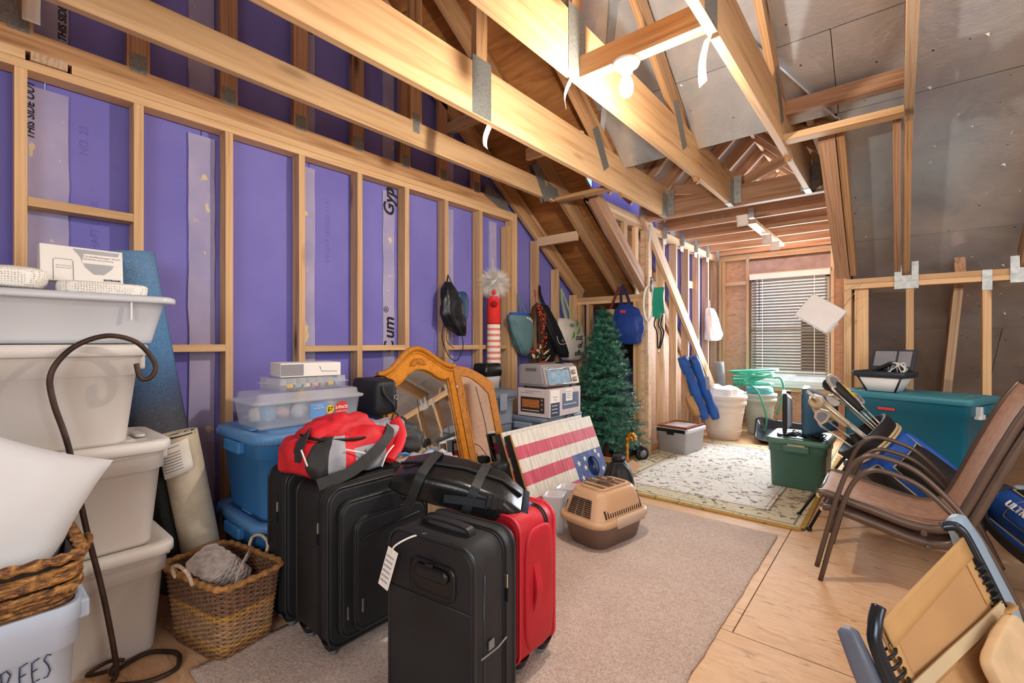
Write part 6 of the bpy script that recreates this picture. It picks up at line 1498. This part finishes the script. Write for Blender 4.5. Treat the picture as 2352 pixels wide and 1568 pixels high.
for i, (x, y, lab) in enumerate(((-.66, 4.40, 'tangled black cables in front of the flat monitor'), (-.50, 4.36, 'tangled black cables in front of the tube monitor'))):
    cb_ = thing('cable_tangle', lab, 'cables', (x, y, .417), group='cable tangles on the green tote'); rc = random.Random(30+i)
    for q in range(7):
        pts = spline([(rc.uniform(-.07, .07), rc.uniform(-.05, .05), rc.uniform(.006, .05)) for _ in range(6)], 5); put('cable', MB().tube(pts, .0035, 6), MT['blackplastic'], cb_)
# ------------------------------------------------------------ teal tote, base tote and tray on top
MT['teal'] = plastic('teal_plastic', '#1f6f86'); MT['teallid'] = plastic('teal_lid', '#3f8a9a')
RT = R(-21.8)
t = tote('storage_tote', 'big teal tote with red badge standing by the foil wall', (.075, 4.255, .33), RT, .72, .44, .52, MT['teal'], MT['teallid'], r=.03, taper=.9, recess=False)
put('red_badge', MB().box(-.12, -.02, -.222, -.214, .40, .42), MT['redprint'], t, bevel=.004)
put('white_clip', MB().box(.345, .38, -.12, -.05, .39, .47), MT['white'], t, bevel=.004)
tote('storage_tote', 'clear-sided grey tote under the big teal tote', (.075, 4.255, 0), RT, .66, .42, .335, MT['slategrey'], MT['slatedark'], r=.03, taper=.9, recess=False)
pn = thing('planter_tray', 'black-rimmed white tapered caddy with open lid on teal tote', 'caddy', (-.08, 4.22, .852), (0, 0, RT))
put('body', MB().rr([(.17, .12, 0, .01), (.26, .17, .10, .012)]), MT['white'], pn)
for sx in (-1, 1): put('corner_trim', MB().tube([(sx*.085, -.062, .0), (sx*.13, -.087, .10)], .006, 6), MT['blackplastic'], pn)
put('rim', MB().rr([(.27, .18, .095, .012), (.31, .21, .105, .015), (.315, .215, .14, .015), (.28, .19, .14, .012), (.27, .18, .12, .01)]), plain('slate_black_plastic', '#2e343c', .4), pn)
ld = put('open_lid', MB().box(-.13, .13, -.006, .006, 0, .16).xf(Matrix.Translation((.0, .09, .14)) @ Matrix.Rotation(R(-22), 4, 'X') @ Matrix.Shear('XZ', 4, (.35, 0))), plain('slate_lid', '#353b44', .4), pn, bevel=.003)
for a, b_ in ((-.11, .02), (.035, .11)): put('lid_window', MB().box(a, b_, -.008, -.005, .03, .145).xf(Matrix.Translation((.0, .09, .14)) @ Matrix.Rotation(R(-22), 4, 'X') @ Matrix.Shear('XZ', 4, (.35, 0))), plain('smoky_window', '#8d8f96', .3), ld)
rk = random.Random(3)
for i in range(5): put('cable', MB().tube(spline([(.02+rk.uniform(-.02, .1), rk.uniform(-.06, .06), .13), (.06+rk.uniform(-.04, .06), rk.uniform(-.04, .04), .20), (.11, rk.uniform(-.05, .05), .16), (.10, rk.uniform(-.04, .04), .13)], 6), .003, 6), MT['paper'], pn)
put('gadget', MB().box(-.10, .06, -.03, .03, -.012, .012).xf(Matrix.Translation((.0, -.01, .17)) @ Matrix.Rotation(R(-30), 4, 'Y')), MT['blackplastic'], pn, bevel=.006)

# ------------------------------------------------------------ golf bags
MT['golfblue'] = plain('golf_blue_nylon', '#1f58b4', .45, 0, .15, 5, .2, 14, bd=.02); MT['golfblack'] = plain('golf_black_nylon', '#1c1c1e', .6, 0, .15); MT['golftan'] = plain('golf_tan_trim', '#c9b48e', .6, 0, .1); MT['steel'] = plain('club_steel', '#cdc8be', .28, .55, .1, 20)
def golf_bag(label, C, B, up, r, mats, legs=(), name='golf_bag'):
    C = Vector(C); B = Vector(B); t = thing(name, label, 'golf bag', B)
    M = axes((0, 0, 0), (C-B), up); L = (C-B).length        # local x from the bottom to the collar
    def ring(x, ry, rz, n=28): return [M @ Vector((x, ry*math.cos(2*PI*k/n), rz*math.sin(2*PI*k/n))) for k in range(n)]
    put('body', MB().rings([ring(.0, r*.8, r*.75), ring(.02, r*.95, r*.9), ring(L*.35, r*1.02, r*.95), ring(L*.7, r*1.05, r), ring(L*.93, r*1.1, r*1.05)]), mats[0], t)
    put('base_cap', MB().rings([ring(-.012, r*.75, r*.7), ring(-.01, r*.9, r*.85), ring(.06, r*1.0, r*.96)]), mats[1], t)
    put('collar', MB().rings([ring(L*.90, r*1.12, r*1.08), ring(L*.97, r*1.18, r*1.15), ring(L*1.02, r*1.2, r*1.18), ring(L*1.03, r*1.08, r*1.06), ring(L*.95, r*.95, r*.92)], cap0=False), mats[1], t)
    for x in (.88, .905): put('piping', MB().tube(ring(L*x, r*1.13, r*1.09), .008, 6, closed=True), mats[2], t)
    # side pocket: a long bulged patch
    def patch(a0, a1, x0, x1, lift, mat, nm):
        def f(u, v):
            a = a0+(a1-a0)*v; x = L*(x0+(x1-x0)*u); k = (math.sin(PI*u)**.35)*(math.sin(PI*v)**.35)
            rr_ = r*(1.0+lift*k); return M @ Vector((x, rr_*1.04*math.cos(a), rr_*math.sin(a)))
        o = put(nm, MB().grid(f, 18, 12), mat, t, solid=.006)
        ed = [f(u/12, 0) for u in range(13)]+[f(1, v/8) for v in range(9)]+[f(1-u/12, 1) for u in range(13)]+[f(0, 1-v/8) for v in range(9)]
        put('pocket_piping', MB().tube(ed, .005, 6, closed=True), mats[2], o)
    patch(-1.3, .1, .12, .72, .28, mats[1], 'side_pocket'); patch(.3, 1.35, .30, .82, .22, mats[0], 'upper_pocket'); patch(2.0, 3.2, .15, .75, .25, mats[0], 'far_pocket'); patch(-2.9, -1.6, .1, .8, .18, mats[1], 'under_pocket')
    put('shoulder_strap', MB().ribbon([M @ Vector(p) for p in spline([(L*.92, .02, r*1.15), (L*.78, -.03, r*1.55), (L*.5, -.05, r*1.5), (L*.25, -.04, r*1.35), (L*.1, .0, r*1.0)], 7)], .055, M.to_3x3() @ Vector((0, -.2, 1)), .012), mats[1], t)
    return t, M, L
C1, B1 = (-.17, 3.60, .62), (.32, 3.68, .175)
gb, GM, GL = golf_bag('blue and black stand golf bag full of irons behind chairs', C1, B1, (0, -.35, 1), .15, (MT['golfblue'], MT['golfblack'], MT['golftan']))
BO = Vector(B1)
leg_pts = [((-.22, 3.56, .55), (-.53, 3.72, .015)), ((-.20, 3.50, .55), (-.44, 3.47, .015))]
for (a, b_) in leg_pts:
    lg = put('stand_leg', MB().tube([Vector(a)-BO, Vector(b_)-BO], .009, 8), MT['golfblack'], gb)
    put('foot', MB().ell(Vector(b_)-BO, (.018, .018, .014), 10, 6), MT['blackplastic'], lg)
put('divider_pole', MB().tube([Vector((-.23, 3.62, .62))-BO, Vector((-.12, 3.6, .40))-BO], .02, 8), MT['golfblack'], gb)
def iron(off, ext, roll, label, kind=0, loc=None):
    """a club standing in the bag; off = offset in the mouth, ext = how far the head stands out"""
    p0 = GM @ Vector((GL*.25, off[0]*.5, off[1]*.5)); p1 = GM @ Vector((GL*1.0+ext, off[0]*1.4, off[1]*1.4))
    t = thing('golf_club', label, 'golf club', BO+p0, group='clubs in the stand bag')
    d = (p1-p0).normalized(); put('shaft', MB().tube([Vector(), (p1-p0)], [.0055, .0045], 8), MT['steel'], t)
    a = d.orthogonal().normalized(); a.rotate(Matrix.Rotation(roll, 3, d)); H = axes(p1-p0, a, d)       # local x toe direction, y along the shaft
    if kind == 0:
        put('hosel', MB().tube([H @ Vector(p) for p in ((0, -.05, 0), (0, .0, 0), (.012, .022, 0))], [.006, .008, .009], 8), MT['steel'], t)
        out = [(.0, .0), (.015, .042), (.04, .056), (.066, .050), (.078, .02), (.07, -.002), (.03, -.008)]
        out = [(x*1.4, y*1.4+.004) for x, y in out]
        put('head', MB().prism(out, -.009, .010).xf(H), MT['steel'], t, bevel=.004)
        put('cavity', MB().prism([(x*.62+.018, y*.6+.014) for x, y in out], .0098, .0115).xf(H), MT['wheelgrey'], t)
    else:
        M2 = H
        sp_ = spline([(-.0, -.14, 0), (.0, -.05, .0), (.01, .03, 0), (.05, .075, 0), (.10, .06, 0)], 6); n_ = len(sp_)
        rad = [.022+.020*min(1, i/(n_*.6)) if i < n_-3 else .036-.008*(i-n_+4) for i in range(n_)]
        m1 = MT['golftan'] if kind == 1 else MT['golfblack']
        put('head_cover', MB().tube([M2 @ p for p in sp_], rad, 14), m1, t)
        put('cover_trim', MB().tube([M2 @ (p+Vector((0, 0, .034))) for p in sp_[6:-5]], .006, 6), MT['golfblack'] if kind == 1 else MT['golftan'], t)
        if kind == 2:
            put('red_patch', MB().ell(M2 @ Vector((.06, .07, .02)), (.03, .03, .03), 12, 8), MT['redprint'], t)
            put('gold_flash', MB().tube([M2 @ Vector(p) for p in ((-.02, -.06, .03), (.0, .0, .037), (.03, .05, .04))], .006, 6), MT['yellow'], t)
    return t
cl = [((.07, .02), .30, .4, 'iron with its head farthest left among the clubs', 0), ((.03, -.06), .33, 1.0, 'low left iron below the tan head cover', 0), ((-.05, -.08), .20, 2.3, 'lowest iron hanging near the bag mouth', 0),
      ((-.02, .05), .16, .2, 'iron with broad shiny face in the middle', 0), ((.06, .09), .12, .8, 'iron standing highest against the teal tote', 0), ((.02, .08), .20, 1.6, 'iron half hidden behind the broad shiny one', 0), ((-.06, .0), .27, 2.8, 'small dark iron below the tan cover middle', 0),
      ((.0, -.02), .24, .9, 'club wearing a long tan leather head cover', 1), ((.07, .05), .25, 1.3, 'club wearing a black head cover with red and gold', 2)]
for off, ext, roll, lab, kd in cl: iron(off, ext, roll, lab, kd)
gb2, GM2, GL2 = golf_bag('second blue golf bag with tan zip trim low behind chairs', (.68, 3.06, .20), (.42, 3.60, .34), (0, 0, 1), .11, (MT['golfblue'], MT['golfblack'], MT['golftan']))
text('ULTRA', .05, MT['paper'], gb2, axes(GM2 @ Vector((GL2*.42, .10, .105)), GM2.to_3x3() @ Vector((1, 0, .0)), GM2.to_3x3() @ Vector((0, .75, -.66))), depth=.004)
lb_ = thing('lidded_tub', 'pale blue lidded plastic tub on floor behind golf bags', 'plastic tub', (.62, 3.84, 0))
put('tub', MB().rr([(.20, .20, 0, .03), (.23, .23, .34, .04)]), MT['clear2'], lb_); put('lid', MB().rr([(.25, .25, .335, .05), (.26, .26, .35, .05), (.22, .22, .37, .05)]), plastic('pale_aqua_lid', '#a9c6d8'), lb_)

# ------------------------------------------------------------ stacked sling chairs
def m_sling():
    k = NT('brown_sling_mesh'); v = k.co(); 
    w1 = k.n('TexWave', wave_type='BANDS', bands_direction='Y'); w1.inputs['Scale'].default_value = 90; k.l(v, w1.inputs['Vector'])
    w2 = k.n('TexWave', wave_type='BANDS', bands_direction='X'); w2.inputs['Scale'].default_value = 90; k.l(v, w2.inputs['Vector'])
    f = k.math('MULTIPLY', w1.outputs['Fac'], w2.outputs['Fac']); k.col(k.ramp(k.math('ADD', k.math('MULTIPLY', f, .5), k.math('MULTIPLY', k.noise(v, 30, 2), .5)), [(.2, '#9c7866'), (.6, '#cfab93')])); k.set(Roughness=.6); k.bump(f, .3, .003); return k.m
MT['sling'] = m_sling(); MT['bronze'] = plain('bronze_powder_coat', '#64554c', .35, .4, .1)
prof_ = spline([(-.30, 0, .365), (-.27, 0, .375), (-.10, 0, .335), (.05, 0, .298), (.15, 0, .300), (.20, 0, .335), (.245, 0, .43), (.33, 0, .65), (.40, 0, .82), (.455, 0, .925), (.475, 0, .945)], 5)
armp = spline([(-.306, 0, .0), (-.225, 0, .354), (-.172, 0, .515), (-.105, 0, .585), (-.025, 0, .585), (.081, 0, .54), (.196, 0, .42), (.276, 0, .30), (.335, 0, .18), (.41, 0, .0)], 6)
def sling_chair(label, loc):
    t = thing('sling_chair', label, 'chair', loc, (0, 0, 0), 'stacked patio chairs')
    put('sling', MB().grid(lambda u, v: prof_[round(u*(len(prof_)-1))]+Vector((0, -.235+.47*v, -.012*math.sin(PI*v))), len(prof_)-1, 10), MT['sling'], t, solid=.004)
    for s in (-1, 1):
        put('side_rail', MB().tube([p+Vector((0, s*.245, -.008)) for p in prof_], .016, 10, sq=1.25), MT['bronze'], t)
        put('leg_and_arm', MB().tube([p+Vector((0, s*.275, 0)) for p in armp], .0115, 10), MT['bronze'], t)
    put('front_bar', MB().tube([(-.30, -.24, .355), (-.30, .24, .355)], .012, 8), MT['bronze'], t)
    put('cross_bar', MB().tube([(.10, -.275, .27), (.10, .275, .27)], .012, 8), MT['bronze'], t)
    put('top_bar', MB().tube([(.47, -.24, .94), (.47, .24, .94)], .012, 8), MT['bronze'], t)
    for s in (-1, 1): put('end_cap', MB().ell((-.302, s*.245, .357), (.012, .017, .019), 8, 6), MT['golftan'], t)
    return t
c0 = sling_chair('lower brown sling chair of the stacked pair, feet on floor', (0, 3.07, 0))
c1 = copy_tree(c0); c1['label'] = 'upper brown sling chair nested on top of its twin'; c1.location = (-.015, 3.07, .066)

# ------------------------------------------------------------ folded zero-gravity lounger in the corner
MT['khaki'] = plain('khaki_sling_fabric', '#b98e5e', .75, 0, .06, 4, .15, 400); MT['khaki2'] = plain('khaki_hem', '#c09660', .75, 0, .05); MT['blacktube'] = plain('gunmetal_tube', '#3a4048', .25, .7, .05); MT['armgrey'] = plastic('blue_grey_armrest', '#8ea5b8')
P1 = Vector((-.055, 1.305, .56)); e1 = Vector((.292, .953, .085)).normalized(); dn = Vector((.36, -.115, -.93)); dn = (dn-e1*dn.dot(e1)).normalized(); nr = e1.cross(dn)
if nr.dot(Vector((0, 0, 1.2))-P1) < 0: nr = -nr
zg = thing('folded_lounger', 'folded khaki zero-gravity lounger leaning in the right corner', 'lounger', P1+dn*.64-Vector((0, 0, 0)))
ZO = Vector(zg.location)
def Z(s, d, n=0): return P1+e1*s+dn*d+nr*n-ZO
put('fabric', MB().grid(lambda u, v: Z(.045+.60*u, .02+(.15+.05*u)*v, .008*math.sin(PI*u)), 10, 8), MT['khaki'], zg, solid=.004)
put('hem', MB().grid(lambda u, v: Z(.045+.60*u, .0+.055*v, .012), 8, 3), MT['khaki2'], zg, solid=.006)
for s0, s1 in ((.045, .085), (.60, .645)): put('side_hem', MB().grid(lambda u, v: Z(s0+(s1-s0)*u, .05+.12*v, .006), 3, 8), MT['khaki2'], zg, solid=.004)
put('lower_fabric', MB().grid(lambda u, v: Z(.06+.58*u, .13+.05*u+.46*v, -.02+.05*math.sin(PI*min(1, v*1.4))-.06*v), 10, 8), MT['khaki'], zg, solid=.004)
put('strap', MB().ribbon([Z(.0, .135, .016), Z(.25, .155, .020), Z(.50, .18, .020), Z(.665, .195, .018)], .028, nr, .004), MT['golftan'], zg)
put('tie_band', MB().tube([Z(.675, .205, 0)+(e1*.035*math.cos(a*PI/6)+nr*.03*math.sin(a*PI/6)) for a in range(12)], .014, 6, closed=True, sq=.4), MT['khaki2'], zg)
put('tube_rail', MB().tube(spline([Z(.655, -.03, -.03), Z(.675, -.02, .0), Z(.685, .05, .005), Z(.685, .30, .0), Z(.68, .62, -.02)], 6), .0145, 12), MT['blacktube'], zg)
put('tube_rail', MB().tube(spline([Z(.045, -.03, .02), Z(.015, .0, .01), Z(.0, .06, .0), Z(.0, .30, .0), Z(.005, .62, -.02)], 6), .0145, 12), MT['blacktube'], zg)
for side, s in ((0, .028), (1, .66)):
    for i in range(6): put('lacing_loop', MB().tube([Z(s, (.06, .085)[side]+.02*i, .004)+(e1*.03*math.cos(a*PI/5)+nr*.014*math.sin(a*PI/5)) for a in range(10)], .0035, 5, closed=True), MT['blackplastic'], zg)
for s, d0 in ((.775, -.03), (-.002, .0)):
    k_ = 1 if s > 0 else .35
    M_ = axes(Z(s, d0+.19, -.03 if s > 0 else -.045), dn, e1)
    put('armrest', MB().rings([[M_ @ Vector((x, a, b_)) for a, b_ in rrect(w_, h_, .02, 5)] for x, w_, h_ in ((-.19, .04*k_, .02), (-.18, .075*k_, .045), (-.10, .10*k_, .055), (.10, .10*k_, .055), (.18, .07*k_, .04), (.19, .03*k_, .02))]), MT['armgrey'] if s > 0 else MT['slatedark'], zg)
o = put('suede_cushion', soft((0, 0, 0), (.13, .15, .018), .3, .008, 8, 2, 48, 20), plain('beige_suede', '#d2b48c', .95, 0, .12, 14), None, (.30, 1.42, .50)); o.matrix_basis = axes(P1+e1*.44+dn*.30+nr*.07, dn+nr*.1, e1+dn*.15); tag(o, 'beige suede cushion lying against the folded lounger', 'cushion')
o = put('foam_headrest', soft((0, 0, 0), (.07, .10, .045), .6, .004, 8, 5, 30, 16), plain('sage_grey_fabric', '#9a9a88', .9), None, (.12, 1.32, .36)); tag(o, 'sage grey headrest at the bottom edge below suede cushion', 'headrest')

# ------------------------------------------------------------ more totes beyond the right edge, met only in the mirror
for i, (x, y, z, rz, lab) in enumerate(((1.9, 3.7, 0, .2, 'grey lidded tote at the bottom of the stack outside the frame'), (1.9, 3.7, .40, .1, 'grey lidded tote in the middle of the stack outside the frame'), (1.92, 3.68, .80, -.1, 'pale grey tote on top of the stack outside the frame'))):
    tote('storage_tote', lab, (x, y, z), rz, .6, .45, .40, MT['slategrey'] if i < 2 else MT['greybin'], MT['slatedark'] if i < 2 else MT['greylid'], group='totes outside the frame')
